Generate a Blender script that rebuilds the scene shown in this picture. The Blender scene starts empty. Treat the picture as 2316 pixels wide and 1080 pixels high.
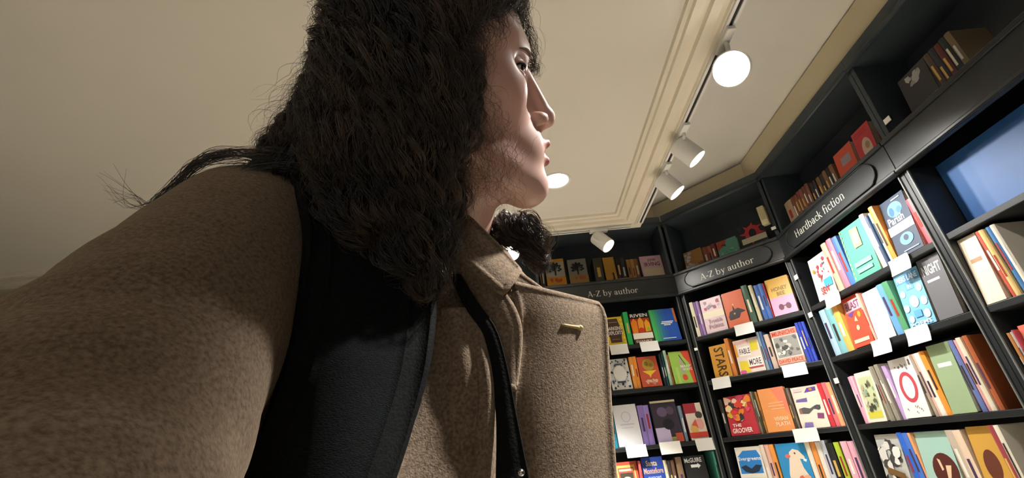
import bpy, bmesh, math, random
import numpy as np
from mathutils import Matrix, Vector

scene = bpy.context.scene
COL = scene.collection
rng = np.random.default_rng(7)
random.seed(7)

# ------------------------------------------------------------------ camera
CAM = np.array([0.0, 0.0, 1.25])                 # lens position in the room, metres
FOCAL = 1024.0 / 2316.0                          # focal length / frame width
CZ = np.array([-207.0, 2110.0, 1024.0]); CZ /= np.linalg.norm(CZ)   # world up seen from the tilted camera
CX = np.array([2110.0, 207.0, 0.0]); CX /= np.linalg.norm(CX)
CY = np.array([0, 0, 1.0]) - CZ[2] * CZ; CY /= np.linalg.norm(CY)
R3 = np.array([CX, CY, CZ])                      # camera axes (right, up, forward) -> room axes
cam_data = bpy.data.cameras.new('camera')
cam_data.sensor_fit = 'HORIZONTAL'; cam_data.sensor_width = 36.0
cam_data.lens = 36.0 * FOCAL
cam_data.clip_start = 0.01; cam_data.clip_end = 60
cam = bpy.data.objects.new('camera', cam_data); COL.objects.link(cam)
m = Matrix.Identity(4)
for i in range(3):
    m[i][0] = R3[i][0]; m[i][1] = R3[i][1]; m[i][2] = -R3[i][2]; m[i][3] = CAM[i]
cam.matrix_world = m
scene.camera = cam

# ------------------------------------------------------------------ ambient light and exposure
world = bpy.data.worlds.new('shop_ambient'); scene.world = world; world.use_nodes = True
world.node_tree.nodes['Background'].inputs[0].default_value = (1.0, 0.98, 0.95, 1)
world.node_tree.nodes['Background'].inputs[1].default_value = 0.3
scene.view_settings.view_transform = 'Standard'
scene.view_settings.look = 'None'
scene.view_settings.gamma = 1.0
scene.view_settings.use_curve_mapping = False
scene.view_settings.exposure = 0.0

# ------------------------------------------------------------------ helpers
def lin(c):
    if isinstance(c, str):
        c = c.lstrip('#'); c = [int(c[i:i + 2], 16) / 255 for i in (0, 2, 4)]
    return tuple(x / 12.92 if x <= 0.04045 else ((x + 0.055) / 1.055) ** 2.4 for x in c) + (1.0,)
MATS = {}
def mat(col, rough=0.5, spec=0.4, metal=0.0, name=None):
    key = (col, rough, spec, metal)
    if key in MATS: return MATS[key]
    m = bpy.data.materials.new(name or 'paint_' + str(col).lstrip('#')); m.use_nodes = True
    b = m.node_tree.nodes['Principled BSDF']
    b.inputs['Base Color'].default_value = lin(col)
    b.inputs['Roughness'].default_value = rough
    b.inputs['Specular IOR Level'].default_value = spec
    b.inputs['Metallic'].default_value = metal
    MATS[key] = m
    return m
def noise_mat(name, c1, c2, scale, rough=0.6, bump=0.0, bump_scale=None, detail=4, spec=0.4, lo=0.35, hi=0.65, stretch=None):
    m = bpy.data.materials.new(name); m.use_nodes = True
    nt = m.node_tree; b = nt.nodes['Principled BSDF']
    tc = nt.nodes.new('ShaderNodeTexCoord'); n = nt.nodes.new('ShaderNodeTexNoise'); r = nt.nodes.new('ShaderNodeValToRGB')
    n.inputs['Scale'].default_value = scale; n.inputs['Detail'].default_value = detail
    src = tc.outputs['Object']
    if stretch:
        mp = nt.nodes.new('ShaderNodeMapping'); mp.inputs['Scale'].default_value = stretch
        nt.links.new(src, mp.inputs[0]); src = mp.outputs[0]
    nt.links.new(src, n.inputs['Vector'])
    r.color_ramp.elements[0].position = lo; r.color_ramp.elements[0].color = lin(c1)
    r.color_ramp.elements[1].position = hi; r.color_ramp.elements[1].color = lin(c2)
    nt.links.new(n.outputs['Fac'], r.inputs[0]); nt.links.new(r.outputs[0], b.inputs['Base Color'])
    b.inputs['Roughness'].default_value = rough; b.inputs['Specular IOR Level'].default_value = spec
    if bump:
        n2 = nt.nodes.new('ShaderNodeTexNoise'); n2.inputs['Scale'].default_value = bump_scale or scale; n2.inputs['Detail'].default_value = 3
        nt.links.new(src, n2.inputs['Vector'])
        bp = nt.nodes.new('ShaderNodeBump'); bp.inputs['Strength'].default_value = bump; bp.inputs['Distance'].default_value = 0.002
        nt.links.new(n2.outputs['Fac'], bp.inputs['Height']); nt.links.new(bp.outputs[0], b.inputs['Normal'])
    return m
def emis(name, col, strength):
    m = bpy.data.materials.new(name); m.use_nodes = True
    b = m.node_tree.nodes['Principled BSDF']
    b.inputs['Base Color'].default_value = lin('#ffffff')
    b.inputs['Emission Color'].default_value = lin(col); b.inputs['Emission Strength'].default_value = strength
    return m

def link(name, me, parent=None):
    o = bpy.data.objects.new(name, me); COL.objects.link(o)
    if parent is not None: o.parent = parent
    return o
def mesh_obj(name, V, Fc, material=None, parent=None, smooth=False):
    me = bpy.data.meshes.new(name)
    me.from_pydata([tuple(map(float, v)) for v in V], [], [tuple(map(int, f)) for f in Fc])
    me.update()
    if material is not None:
        for x in (material if isinstance(material, (list, tuple)) else [material]): me.materials.append(x)
    if smooth: me.shade_smooth()
    return link(name, me, parent)
def tag(o, label=None, category=None, group=None, kind=None):
    if label: o['label'] = label
    if category: o['category'] = category
    if group: o['group'] = group
    if kind: o['kind'] = kind
    return o
def thing(name, label, category, loc=(0, 0, 0), rotz=0.0, group=None):
    o = bpy.data.objects.new(name, None); COL.objects.link(o)
    o.empty_display_size = 0.05
    o.location = loc; o.rotation_euler = (0, 0, rotz)
    return tag(o, label, category, group)

class MB:
    """collects boxes, tubes, lathes, prisms into one mesh"""
    def __init__(s): s.V = []; s.F = []; s.M = []
    def add(s, V, Fc, mi=0):
        b = len(s.V); s.V += [tuple(v) for v in V]
        for f in Fc: s.F.append(tuple(i + b for i in f)); s.M.append(mi)
    def box(s, x0, x1, y0, y1, z0, z1, mi=0, bev=0.0):
        if bev <= 0:
            V = [(x, y, z) for x in (x0, x1) for y in (y0, y1) for z in (z0, z1)]
            s.add(V, [(0, 1, 3, 2), (4, 6, 7, 5), (0, 4, 5, 1), (2, 3, 7, 6), (0, 2, 6, 4), (1, 5, 7, 3)], mi)
        else:
            bm = bmesh.new()
            bmesh.ops.create_cube(bm, size=1.0)
            for v in bm.verts:
                v.co = Vector(((x0 + x1) / 2 + v.co.x * (x1 - x0), (y0 + y1) / 2 + v.co.y * (y1 - y0), (z0 + z1) / 2 + v.co.z * (z1 - z0)))
            bmesh.ops.bevel(bm, geom=bm.edges[:], offset=bev, segments=2, profile=0.5, affect='EDGES')
            bm.verts.index_update()
            s.add([tuple(v.co) for v in bm.verts], [tuple(v.index for v in f.verts) for f in bm.faces], mi); bm.free()
    def prism(s, pts, axis_vec, origin, ex, ey, mi=0):
        """pts: 2D polygon (counter-clockwise) in the frame origin+a*ex+b*ey, extruded by axis_vec"""
        n = len(pts); o = np.array(origin, float); ex = np.array(ex, float); ey = np.array(ey, float); av = np.array(axis_vec, float)
        V = [o + a * ex + b * ey for a, b in pts]; V += [v + av for v in V]
        Fc = [tuple(range(n))[::-1], tuple(range(n, 2 * n))] + [(i, (i + 1) % n, n + (i + 1) % n, n + i) for i in range(n)]
        s.add(V, Fc, mi)
    def lathe(s, prof, seg=24, M=None, mi=0, cap0=True, cap1=True):
        """prof: (r, h) list along local z; M: 4x4"""
        V = []
        for r, h in prof:
            for k in range(seg):
                a = 2 * math.pi * k / seg
                p = Vector((r * math.cos(a), r * math.sin(a), h))
                V.append(tuple(M @ p) if M is not None else tuple(p))
        Fc = []
        for i in range(len(prof) - 1):
            for k in range(seg):
                k2 = (k + 1) % seg
                Fc.append((i * seg + k, i * seg + k2, (i + 1) * seg + k2, (i + 1) * seg + k))
        if cap0: Fc.append(tuple(range(seg))[::-1])
        if cap1: Fc.append(tuple((len(prof) - 1) * seg + k for k in range(seg)))
        s.add(V, Fc, mi)
    def tube(s, pts, rad, seg=8, mi=0, caps=True):
        pts = np.array(pts, float); n = len(pts)
        rad = np.broadcast_to(np.array(rad, float), (n,))
        T = np.gradient(pts, axis=0); T /= np.linalg.norm(T, axis=1)[:, None] + 1e-12
        up = np.array([0.31, 0.17, 0.93]); V = []
        for i in range(n):
            a = np.cross(T[i], up); a /= np.linalg.norm(a) + 1e-12; b = np.cross(T[i], a)
            for k in range(seg):
                t = 2 * math.pi * k / seg
                V.append(pts[i] + rad[i] * (math.cos(t) * a + math.sin(t) * b))
        Fc = [(i * seg + k, i * seg + (k + 1) % seg, (i + 1) * seg + (k + 1) % seg, (i + 1) * seg + k) for i in range(n - 1) for k in range(seg)]
        if caps: Fc += [tuple(range(seg))[::-1], tuple((n - 1) * seg + k for k in range(seg))]
        s.add(V, Fc, mi)
    def build(s, name, material, parent=None, smooth=False):
        o = mesh_obj(name, s.V, s.F, material, parent, smooth)
        if isinstance(material, (list, tuple)) and len(material) > 1:
            o.data.polygons.foreach_set('material_index', np.array(s.M, dtype=np.int32))
        return o
def auto_smooth(o, ang=40):
    o.data.shade_smooth()
    o.data.set_sharp_from_angle(angle=math.radians(ang))
    return o

# ------------------------------------------------------------------ materials of the place
M_CEIL = noise_mat('ceiling_paint', '#dcd7cc', '#e1dcd2', 1.3, rough=0.75, spec=0.2)
M_TRIM = noise_mat('moulding_paint', '#e0d8c6', '#e6dece', 3.0, rough=0.55, spec=0.35)
M_STRIP = noise_mat('recess_paint', '#dddbd5', '#e2e0da', 2.0, rough=0.7, spec=0.25)
M_BEIGE = noise_mat('bulkhead_paint', '#cec2a4', '#d5caae', 2.5, rough=0.6, spec=0.3)
M_BLACK = noise_mat('bookcase_black_paint', '#1c1f20', '#24282a', 6.0, rough=0.42, spec=0.5)
M_NAVY = noise_mat('bookcase_blue_black_paint', '#353e45', '#414a51', 5.0, rough=0.45, spec=0.5)
M_SIGN = noise_mat('sign_board_black', '#202324', '#2a2d2e', 8.0, rough=0.33, spec=0.5)
M_FLOOR = noise_mat('floor_boards', '#c4baa6', '#d0c6b4', 7.0, rough=0.45, stretch=(1, 8, 1))
M_WALL = noise_mat('wall_paint', '#b9ad94', '#c2b69e', 2.0, rough=0.7)
M_WHITE = mat('#e9e8e4', 0.45, 0.4, name='white_lamp_metal')
M_CARD = mat('#f3f2ec', 0.55, 0.3, name='white_card')
M_PAPER = noise_mat('paper_edges', '#d9d0bb', '#ece5d3', 60.0, rough=0.8, spec=0.2)
M_LETTER = mat('#d9d8cb', 0.5, 0.4, name='sign_lettering_paint')
M_GREY = mat('#6f7270', 0.4, 0.5, name='grey_post_edge')

# ------------------------------------------------------------------ room shell
def struct(name, mb, material, parent=None):
    o = mb.build(name, material, parent)
    if parent is None: o['kind'] = 'structure'
    return o
b = MB(); b.box(-4.5, 2.2, -4.0, 3.6, -0.08, 0.0); struct('floor', b, M_FLOOR)
b = MB(); b.box(-4.5, 2.2, 3.42, 3.6, 0.0, 3.1); struct('wall_back', b, M_NAVY)
b = MB(); b.box(2.0, 2.2, -4.0, 3.42, 0.0, 3.1); struct('wall_right', b, M_NAVY)
b = MB(); b.box(-4.7, -4.5, -4.0, 3.6, 0.0, 3.1); struct('wall_left_blocker', b, M_NAVY)  # unseen wall added to block ambient light and darken the ceiling's left
TRAY_X, TRAY_Y, TRAY_Z = 0.875, 2.77, 2.60
# lowered main ceiling
b = MB(); b.box(-4.5, 0.69, -4.0, 2.60, TRAY_Z + 0.012, 2.93); struct('ceiling', b, M_CEIL)
# upper ceiling strip along the bookcases
b = MB(); b.box(-4.5, 2.0, -4.0, 3.42, 2.932, 3.1)
struct('ceiling_recess', b, M_STRIP)
# moulding: stepped profile, swept along the right edge and the back edge with a mitre
prof = [(0.0, 0.012), (0.004, -0.004), (0.020, -0.006), (0.025, -0.018), (0.050, -0.019), (0.058, -0.003), (0.082, -0.003), (0.088, -0.020),
        (0.122, -0.023), (0.128, -0.008), (0.150, -0.008), (0.155, -0.018), (0.200, -0.018), (0.200, 0.33), (0.0, 0.33)]
x_in, y_in = TRAY_X - 0.2, TRAY_Y - 0.2
def sweep(name, path_fn):
    V = []; n = len(prof)
    for s in (0, 1): V += [path_fn(d, h, s) for d, h in prof]
    Fc = [(i, (i + 1) % n, n + (i + 1) % n, n + i) for i in range(n)] + [tuple(range(n))[::-1], tuple(range(n, 2 * n))]
    o = mesh_obj(name, V, Fc, M_TRIM); o['kind'] = 'structure'; return o
sweep('trim_1', lambda d, h, s: (x_in + d, (-4.0, y_in + d)[s], TRAY_Z + h))
sweep('trim_2', lambda d, h, s: ((x_in + d, -4.5)[s], y_in + d, TRAY_Z + h))
# beige bulkhead above the bookcases (three faces), 2.765 .. 2.922, leaving a narrow shadow gap under the recess
BULK = [(-4.5, 3.13), (1.113, 3.13), (1.605, 2.638), (1.605, -4.0)]
b = MB()
for (xa, ya), (xb, yb) in zip(BULK[:-1], BULK[1:]):
    d = np.array([xb - xa, yb - ya]); L = np.linalg.norm(d); d /= L; nrm = np.array([-d[1], d[0]])   # away from the room
    P = [(xa, ya), (xb, yb), (xb + nrm[0] * 0.4, yb + nrm[1] * 0.4), (xa + nrm[0] * 0.4, ya + nrm[1] * 0.4)]
    b.add([(x, y, 2.765) for x, y in P] + [(x, y, 2.922) for x, y in P], [(3, 2, 1, 0), (4, 5, 6, 7), (0, 1, 5, 4), (1, 2, 6, 5), (2, 3, 7, 6), (3, 0, 4, 7)])
struct('wall_bulkhead', b, M_BEIGE)

# ------------------------------------------------------------------ serif sign lettering (own glyph outlines)
def glyph_polys(ch):
    """polygons of one glyph in em units; returns (list of polygons, advance)"""
    P = []; S, TH, SH = 0.085, 0.034, 0.028
    XH, CAP, ASC, DES = 0.44, 0.66, 0.70, -0.20
    def rect(x0, y0, x1, y1): P.append([(x0, y0), (x1, y0), (x1, y1), (x0, y1)])
    def serif(x, y, w, up=1): P.append([(x - w / 2, y), (x + w / 2, y), (x + w * 0.3, y + up * SH), (x - w * 0.3, y + up * SH)])
    def stem(x, y0, y1, w=S, sb=True, flag=False):
        rect(x - w / 2, y0, x + w / 2, y1)
        if sb: serif(x, y0, w + 0.12)
        if flag: P.append([(x - w / 2 - 0.07, y1 - 0.045), (x, y1 - 0.06), (x + w / 2, y1 + 0.012), (x - w / 2, y1 - 0.02)])
    def diag(x0, y0, x1, y1, w): P.append([(x0 - w / 2, y0), (x0 + w / 2, y0), (x1 + w / 2, y1), (x1 - w / 2, y1)])
    def arc(cx, cy, rx, ry, a0, a1, wt=S, wn=TH, n=14):
        for i in range(n):
            q = []
            for a in (a0 + (a1 - a0) * i / n, a0 + (a1 - a0) * (i + 1) / n):
                c, s = math.cos(math.radians(a)), math.sin(math.radians(a)); w = wn + (wt - wn) * c * c
                q.append(((cx + rx * c, cy + ry * s), (cx + (rx - w) * c, cy + (ry - w) * s)))
            P.append([q[0][0], q[1][0], q[1][1], q[0][1]])
    def dot(x, y, r): P.append([(x + r * math.cos(k * math.pi / 5), y + r * math.sin(k * math.pi / 5)) for k in range(10)])
    if ch == 'A':
        diag(0.10, 0, 0.33, CAP, TH + 0.01); diag(0.56, 0, 0.33, CAP + 0.02, S + 0.015); rect(0.17, 0.2, 0.48, 0.2 + TH); serif(0.10, 0, 0.19); serif(0.56, 0, 0.22); adv = 0.66
    elif ch == 'Z':
        rect(0.06, CAP - TH, 0.52, CAP); rect(0.04, 0, 0.54, TH); diag(0.10, TH * 0.5, 0.46, CAP - TH * 0.5, S + 0.03); rect(0.06, CAP - 0.13, 0.085, CAP); rect(0.515, 0, 0.54, 0.14); adv = 0.58
    elif ch == '-': rect(0.03, 0.2, 0.25, 0.26); adv = 0.29
    elif ch == 'H':
        stem(0.15, 0, CAP); stem(0.55, 0, CAP); serif(0.15, CAP, 0.2, -1); serif(0.55, CAP, 0.2, -1); rect(0.15, 0.33, 0.55, 0.33 + TH); adv = 0.70
    elif ch == 'o': arc(0.25, XH / 2, 0.21, XH / 2 + 0.01, 0, 360, n=26); adv = 0.50
    elif ch == 'b': stem(0.11, 0.02, ASC, sb=False, flag=True); arc(0.27, XH / 2, 0.20, XH / 2 + 0.01, -150, 150, n=22); adv = 0.52
    elif ch == 'd': stem(0.40, 0, ASC, sb=False, flag=True); P.append([(0.36, 0.0), (0.50, 0.02), (0.50, 0.045), (0.36, 0.05)]); arc(0.25, XH / 2, 0.20, XH / 2 + 0.01, 30, 330, n=22); adv = 0.52
    elif ch == 'c': arc(0.25, XH / 2, 0.20, XH / 2 + 0.01, 45, 320, n=20); dot(0.37, XH - 0.09, 0.045); adv = 0.43
    elif ch == 'a':
        stem(0.33, 0.03, XH - 0.12, sb=False); arc(0.22, XH - 0.14, 0.153, 0.15, 0, 155, n=12); dot(0.10, XH - 0.11, 0.042)
        arc(0.20, 0.12, 0.15, 0.13, 20, 340, n=18); P.append([(0.30, 0.0), (0.45, 0.015), (0.45, 0.045), (0.34, 0.06)]); adv = 0.45
    elif ch == 'u':
        stem(0.13, 0.12, XH, sb=False, flag=True); stem(0.40, 0, XH, sb=False, flag=True); arc(0.25, 0.14, 0.162, 0.15, 180, 350, n=14); P.append([(0.36, 0.0), (0.51, 0.02), (0.51, 0.045), (0.36, 0.05)]); adv = 0.53
    elif ch == 't': stem(0.15, 0.1, XH + 0.12, sb=False); rect(0.03, XH - TH, 0.30, XH); arc(0.245, 0.11, 0.137, 0.12, 180, 310, n=10); adv = 0.33
    elif ch == 'h': stem(0.12, 0, ASC, flag=True); arc(0.265, XH - 0.17, 0.178, 0.18, 0, 165, n=14); stem(0.40, 0, XH - 0.16); adv = 0.53
    elif ch == 'n': stem(0.12, 0, XH, flag=True); arc(0.265, XH - 0.17, 0.178, 0.18, 0, 165, n=14); stem(0.40, 0, XH - 0.16); adv = 0.53
    elif ch == 'r': stem(0.12, 0, XH, flag=True); arc(0.27, XH - 0.15, 0.15, 0.155, 60, 175, wt=0.06, n=10); dot(0.33, XH - 0.05, 0.05); adv = 0.39
    elif ch == 'i': stem(0.12, 0, XH, flag=True); dot(0.115, XH + 0.16, 0.055); adv = 0.25
    elif ch == 'f': stem(0.13, 0, XH + 0.1); serif(0.13, 0, 0.22); arc(0.27, XH + 0.10, 0.182, 0.17, 30, 180, n=12); dot(0.40, XH + 0.18, 0.045); rect(0.03, XH - TH, 0.30, XH); adv = 0.32
    elif ch == 'k':
        stem(0.12, 0, ASC, flag=True); diag(0.17, 0.19, 0.37, XH, TH + 0.015); diag(0.44, 0, 0.24, 0.25, S + 0.01); serif(0.44, 0, 0.16); serif(0.38, XH, 0.17, -1); adv = 0.52
    elif ch == 'y':
        diag(0.27, 0, 0.11, XH, S); diag(0.16, DES + 0.03, 0.41, XH, TH + 0.012); dot(0.13, DES + 0.045, 0.045); serif(0.11, XH, 0.19, -1); serif(0.41, XH, 0.15, -1); adv = 0.47
    else: adv = 0.24
    return P, adv
def serif_text(name, text, size, x, y, z, parent, material):
    """flat painted lettering on a board facing local -y"""
    V, Fc, pen = [], [], x
    for ch in text:
        polys, adv = glyph_polys(ch)
        for q in polys:
            base = len(V); V += [(pen + a * size, y, z + c * size) for a, c in q]
            Fc.append(tuple(range(base, base + len(q))))
        pen += adv * size
    return mesh_obj(name, V, Fc, material, parent)
def text_width(text, size): return sum(glyph_polys(c)[1] for c in text) * size

# ------------------------------------------------------------------ bookcases
SHELVES = [0.30, 0.63, 0.95, 1.252, 1.577, 1.852]        # top faces of the shelves
Z_SIGN0, Z_LEDGE, Z_NICHE = 2.145, 2.30, 2.70
DEPTH = 0.26
def bookcase(label, loc, rotz, W, sign=None, plaque=0.0, open_back=None, tpos=0.0, size=0.075):
    t = thing('bookcase', label, 'bookcase', loc, rotz, 'black shelving units around the corner')
    e = 0.0
    for x0 in (0.0, W - 0.028):
        m = MB(); m.box(x0 + 0.0005, x0 + 0.0275, 0.0, DEPTH, 0.0, Z_SIGN0, bev=0.002); m.build('side_panel', M_BLACK, t)
        m = MB(); m.box(x0 + (0.001 if x0 else 0.021), x0 + (0.007 if x0 else 0.027), -0.006, -0.0005, 0.08, Z_SIGN0 - 0.004, bev=0.001); m.build('front_strip', M_GREY, t)
    m = MB(); m.box(0.028, W - 0.028, DEPTH - 0.012, DEPTH, 0.0, Z_SIGN0); m.build('back_panel', M_BLACK, t)
    m = MB(); m.box(0.028, W - 0.028, 0.015, 0.04, 0.0, 0.272); m.build('plinth', M_BLACK, t)
    for z in SHELVES:
        m = MB(); m.box(0.0285, W - 0.0285, 0.0, DEPTH - 0.0125, z - 0.024, z, bev=0.0025); m.build('shelf', M_BLACK, t)
    # sign board with moulded edges
    sb = MB()
    sb.box(0.001, W - 0.001, -0.02, 0.0, Z_SIGN0, Z_LEDGE - 0.02, bev=0.002)
    sb.box(0.001, W - 0.001, -0.032, -0.02, Z_SIGN0, Z_SIGN0 + 0.016, bev=0.004)
    sbo = sb.build('sign_board', M_SIGN, t)
    m = MB(); m.box(0.001, W - 0.001, -0.03, DEPTH, Z_LEDGE - 0.02, Z_LEDGE, bev=0.004); m.build('ledge', M_SIGN, t)
    if plaque:
        cx, zc, hw, hh = W / 2, (Z_SIGN0 + Z_LEDGE) / 2 + 0.0, plaque, 0.053
        pts = []
        for sx in (1, -1):
            for k in range(9):
                a = math.radians(-62 + 124 * k / 8)
                if sx < 0: a = math.radians(-62 + 124 * (8 - k) / 8)
                pts.append((cx + sx * (hw - 0.045 + 0.05 * math.cos(a)), zc + (hh - 0.012) / math.sin(math.radians(62)) * math.sin(a) * 1.0))
            s2 = 1 if sx > 0 else -1
            pts += [(cx + s2 * (hw - 0.030), zc + s2 * (hh - 0.004)), (cx + s2 * (hw - 0.045), zc + s2 * hh)] if sx > 0 else [(cx - (hw - 0.030), zc - (hh - 0.004)), (cx - (hw - 0.045), zc - hh)]
            pts += [(cx - sx * (hw - 0.045), zc + s2 * hh), (cx - sx * (hw - 0.030), zc + s2 * (hh - 0.004))]
        m = MB(); m.prism(pts, (0, -0.006, 0), (0, -0.0205, 0), (1, 0, 0), (0, 0, 1)); m.build('plaque', M_SIGN, sbo)
        V = [(a, -0.0275, z) for a, z in pts + pts[:1]]
        m = MB(); m.tube(V, 0.0035, seg=6, caps=False); m.build('plaque_rim', M_BLACK, sbo, smooth=True)
    if sign:
        w = text_width(sign, size)
        serif_text('lettering', sign, size, W / 2 + tpos - w / 2, -0.0275 if plaque else -0.0212, Z_SIGN0 + (0.06 if W > 0.85 and plaque else 0.047), sbo, M_LETTER)
    # niche above the sign board
    for x0 in (0.0, W - 0.022):
        m = MB(); m.box(x0 + 0.0005, x0 + 0.0215, 0.012, DEPTH, Z_LEDGE, Z_NICHE, bev=0.002); m.build('niche_side', M_NAVY, t)
    m = MB(); m.box(0.022, W - 0.022, DEPTH - 0.012, DEPTH, Z_LEDGE, Z_NICHE); m.build('niche_back', M_NAVY, t)
    c = MB(); c.box(0.0005, W - 0.0005, 0.0, DEPTH, Z_NICHE, 2.763)
    co = c.build('cornice', M_NAVY, t)
    c = MB(); c.tube([(0.0, 0.0, Z_NICHE + 0.004), (W * 0.5, 0.0, Z_NICHE + 0.004), (W, 0.0, Z_NICHE + 0.004)], 0.012, seg=10); c.build('cornice_bead', M_NAVY, co, smooth=True)
    return t
S2 = math.sqrt(0.5)
UNIT = {  # origin at left front corner, rotation
    'A': ((0.14, 3.0), 0.0, 0.96), 'B': ((1.104, 2.994), -math.pi / 4, 0.70),
    'C': ((1.594, 2.495), -math.pi / 2, 0.90), 'D': ((1.594, 1.594), -math.pi / 2, 0.90)}
def unit_frame(u):
    (x, y), r, W = UNIT[u]
    return np.array([x, y]), np.array([math.cos(r), math.sin(r)]), np.array([-math.sin(r), math.cos(r)]), r
for u, label, sign, pl, tp, sz in (
        ('A', 'black bookcase on the back wall, author sign without plaque outline, beside the coat lapel', 'A-Z by author', 0.0, 0.03, 0.061),
        ('B', 'black corner bookcase between the other two, author sign inside an oval plaque', 'A-Z by author', 0.275, 0.0, 0.061),
        ('C', 'black bookcase at right under the hardback fiction sign', 'Hardback fiction', 0.36, -0.059, 0.064),
        ('D', 'black bookcase past the grey post at the far right edge', None, 0.0, 0.0, 0.08)):
    (x, y), r, W = UNIT[u]
    bookcase(label, (x, y, 0), r, W, sign, pl, tpos=tp, size=sz)

# ------------------------------------------------------------------ track lighting
def align(d):
    d = Vector(d).normalized()
    return d.to_track_quat('Z', 'Y').to_matrix().to_4x4()
M_SLOT = mat('#2b2a28', 0.6, 0.3, name='track_slot_dark')
M_GLOW = emis('lamp_face_glow', '#fff6e6', 18.0)
def track(label, p0, p1):
    p0, p1 = np.array(p0, float), np.array(p1, float); d = p1 - p0; L = np.linalg.norm(d)
    t = thing('light_track', label, 'light track', tuple(p0), math.atan2(d[1], d[0]))
    m = MB(); m.box(0, L, -0.018, -0.007, -0.012, 0.0); m.box(0, L, 0.007, 0.018, -0.012, 0.0); m.box(0, L, -0.007, 0.007, -0.004, 0.0); m.build('rail', M_WHITE, t)
    m = MB(); m.box(0.004, L - 0.004, -0.0065, 0.0065, -0.0065, -0.0045); m.build('slot', M_SLOT, t)
    return t
def spot_lamp(label, base, head, aim, power, angle=70, size=0.05, length=0.125, adapter_dir=(0, 1)):
    """track spotlight: adapter box on the rail, short arm, white can, glowing face"""
    t = thing('spotlight', label, 'spotlight', tuple(base), group='white cylinder spotlights on the ceiling tracks')
    base = Vector(base); head = Vector(head); d = (Vector(aim) - head).normalized()
    M = Matrix.Translation(head - base) @ align(d)
    ax, ay = adapter_dir
    m = MB(); hx, hy = (0.016, 0.06) if ay else (0.06, 0.016)
    m.box(-hx, hx, -hy, hy, -0.030, -0.0125, bev=0.003); m.build('adapter', M_WHITE, t)
    q = head - base
    top = q - d * (length * 0.25)
    m = MB(); m.tube([(0, 0, -0.028), (0, 0, -0.045), tuple(Vector((0, 0, -0.045)).lerp(top, 0.6)), tuple(top)], 0.008, seg=8); m.build('arm', M_WHITE, t, smooth=True)
    L = length; r = size
    m = MB(); m.lathe([(r * 0.80, -L * 0.5), (r * 0.95, -L * 0.5 + 0.004), (r, -L * 0.5 + 0.014), (r, L * 0.5), (r * 0.93, L * 0.5), (r * 0.90, L * 0.5 - 0.018)], seg=32, M=M, cap1=False)
    auto_smooth(m.build('lamp_can', M_WHITE, t), 35)
    m = MB(); m.lathe([(r * 0.905, L * 0.5 - 0.017), (r * 0.905, L * 0.5 - 0.0155)], seg=32, M=M); m.build('lamp_face', M_GLOW, t)
    ld = bpy.data.lights.new('spot_beam', 'SPOT'); ld.energy = power; ld.spot_size = math.radians(angle); ld.spot_blend = 0.6 if angle > 40 else 1.0
    ld.color = (1.0, 0.965, 0.91); ld.shadow_soft_size = 0.035
    lo = bpy.data.objects.new('spot_beam', ld); COL.objects.link(lo); lo.parent = t
    lo.matrix_local = Matrix.Translation(q + d * (L * 0.5 + 0.004)) @ align(-d)
    return t
TZ = TRAY_Z - 0.0182
track('white ceiling light track running beside the moulding toward the corner', (0.853, -1.2, TZ), (0.853, 2.69, TZ))
track('white ceiling light track along the back edge of the lowered ceiling', (-2.2, 2.725, TZ), (0.80, 2.725, TZ))
SPOTS = [
    ('big glaring spotlight turned toward the camera, largest light on the ceiling', (0.853, 1.22, TZ), (0.885, 1.29, 2.49), (0.15, 0.36, 1.56), 18, 80, (0, 1)),
    ('white spotlight hanging mid-track, upper of the two aimed right', (0.853, 1.74, TZ), (0.872, 1.80, 2.49), (1.55, 1.72, 1.45), 46, 95, (0, 1)),
    ('white spotlight near the track end, lower of the two aimed right', (0.853, 2.05, TZ), (0.865, 2.10, 2.49), (1.56, 2.02, 1.40), 46, 100, (0, 1)),
    ('white spotlight hanging above the back bookcase in front of dark paint', (0.58, 2.725, TZ), (0.592, 2.735, 2.49), (1.22, 2.35, 1.55), 18, 115, (1, 0)),
    ('small sparkling spotlight glimpsed through the curls by the coat collar', (-0.02, 2.725, TZ), (-0.01, 2.715, 2.47), (0.02, 1.4, 1.60), 4, 80, (1, 0)),
]
for lb, base, head, aim, pw, an, ad in SPOTS: spot_lamp(lb, base, head, aim, pw, an, adapter_dir=ad, size=0.066 if 'big' in lb else 0.05)  # big head enlarged to stand in for its bloom
# further unseen heads of the same track; second is added to light collar and face
for lb, yy, aim, pw, an in (('white spotlight on the track above the bookcase past the frame edge', -0.10, (1.55, 0.7, 1.5), 22, 95),
                            ('added white spotlight on the track above the camera, turned to light the person', 0.42, (0.16, 0.42, 1.47), 270, 22)):
    spot_lamp(lb, (0.853, yy, TZ), (0.862, yy + 0.02, 2.49), aim, pw, an)
def downlight(label, x, y, power, r=0.075):
    t = thing('recessed_downlight', label, 'ceiling light', (x, y, TRAY_Z + 0.012), group='round recessed ceiling lamps')
    m = MB(); m.lathe([(r, 0.0), (r + 0.014, 0.0), (r + 0.012, -0.006), (r, -0.004), (r - 0.002, 0.0)], seg=40, cap0=False, cap1=False); m.build('trim_ring', M_WHITE, t)
    m = MB(); m.lathe([(r, -0.003), (r, -0.001)], seg=40); m.build('lamp_face', M_GLOW, t)
    ld = bpy.data.lights.new('downlight_beam', 'SPOT'); ld.spot_size = math.radians(78); ld.spot_blend = 0.5; ld.shadow_soft_size = r; ld.energy = power; ld.color = (1.0, 0.955, 0.90)
    lo = bpy.data.objects.new('downlight_beam', ld); COL.objects.link(lo); lo.parent = t; lo.location = (0, 0, -0.09)
    return t
downlight('round glowing ceiling lamp right beside the chin', 0.274, 2.133, 960, 0.07)
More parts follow.
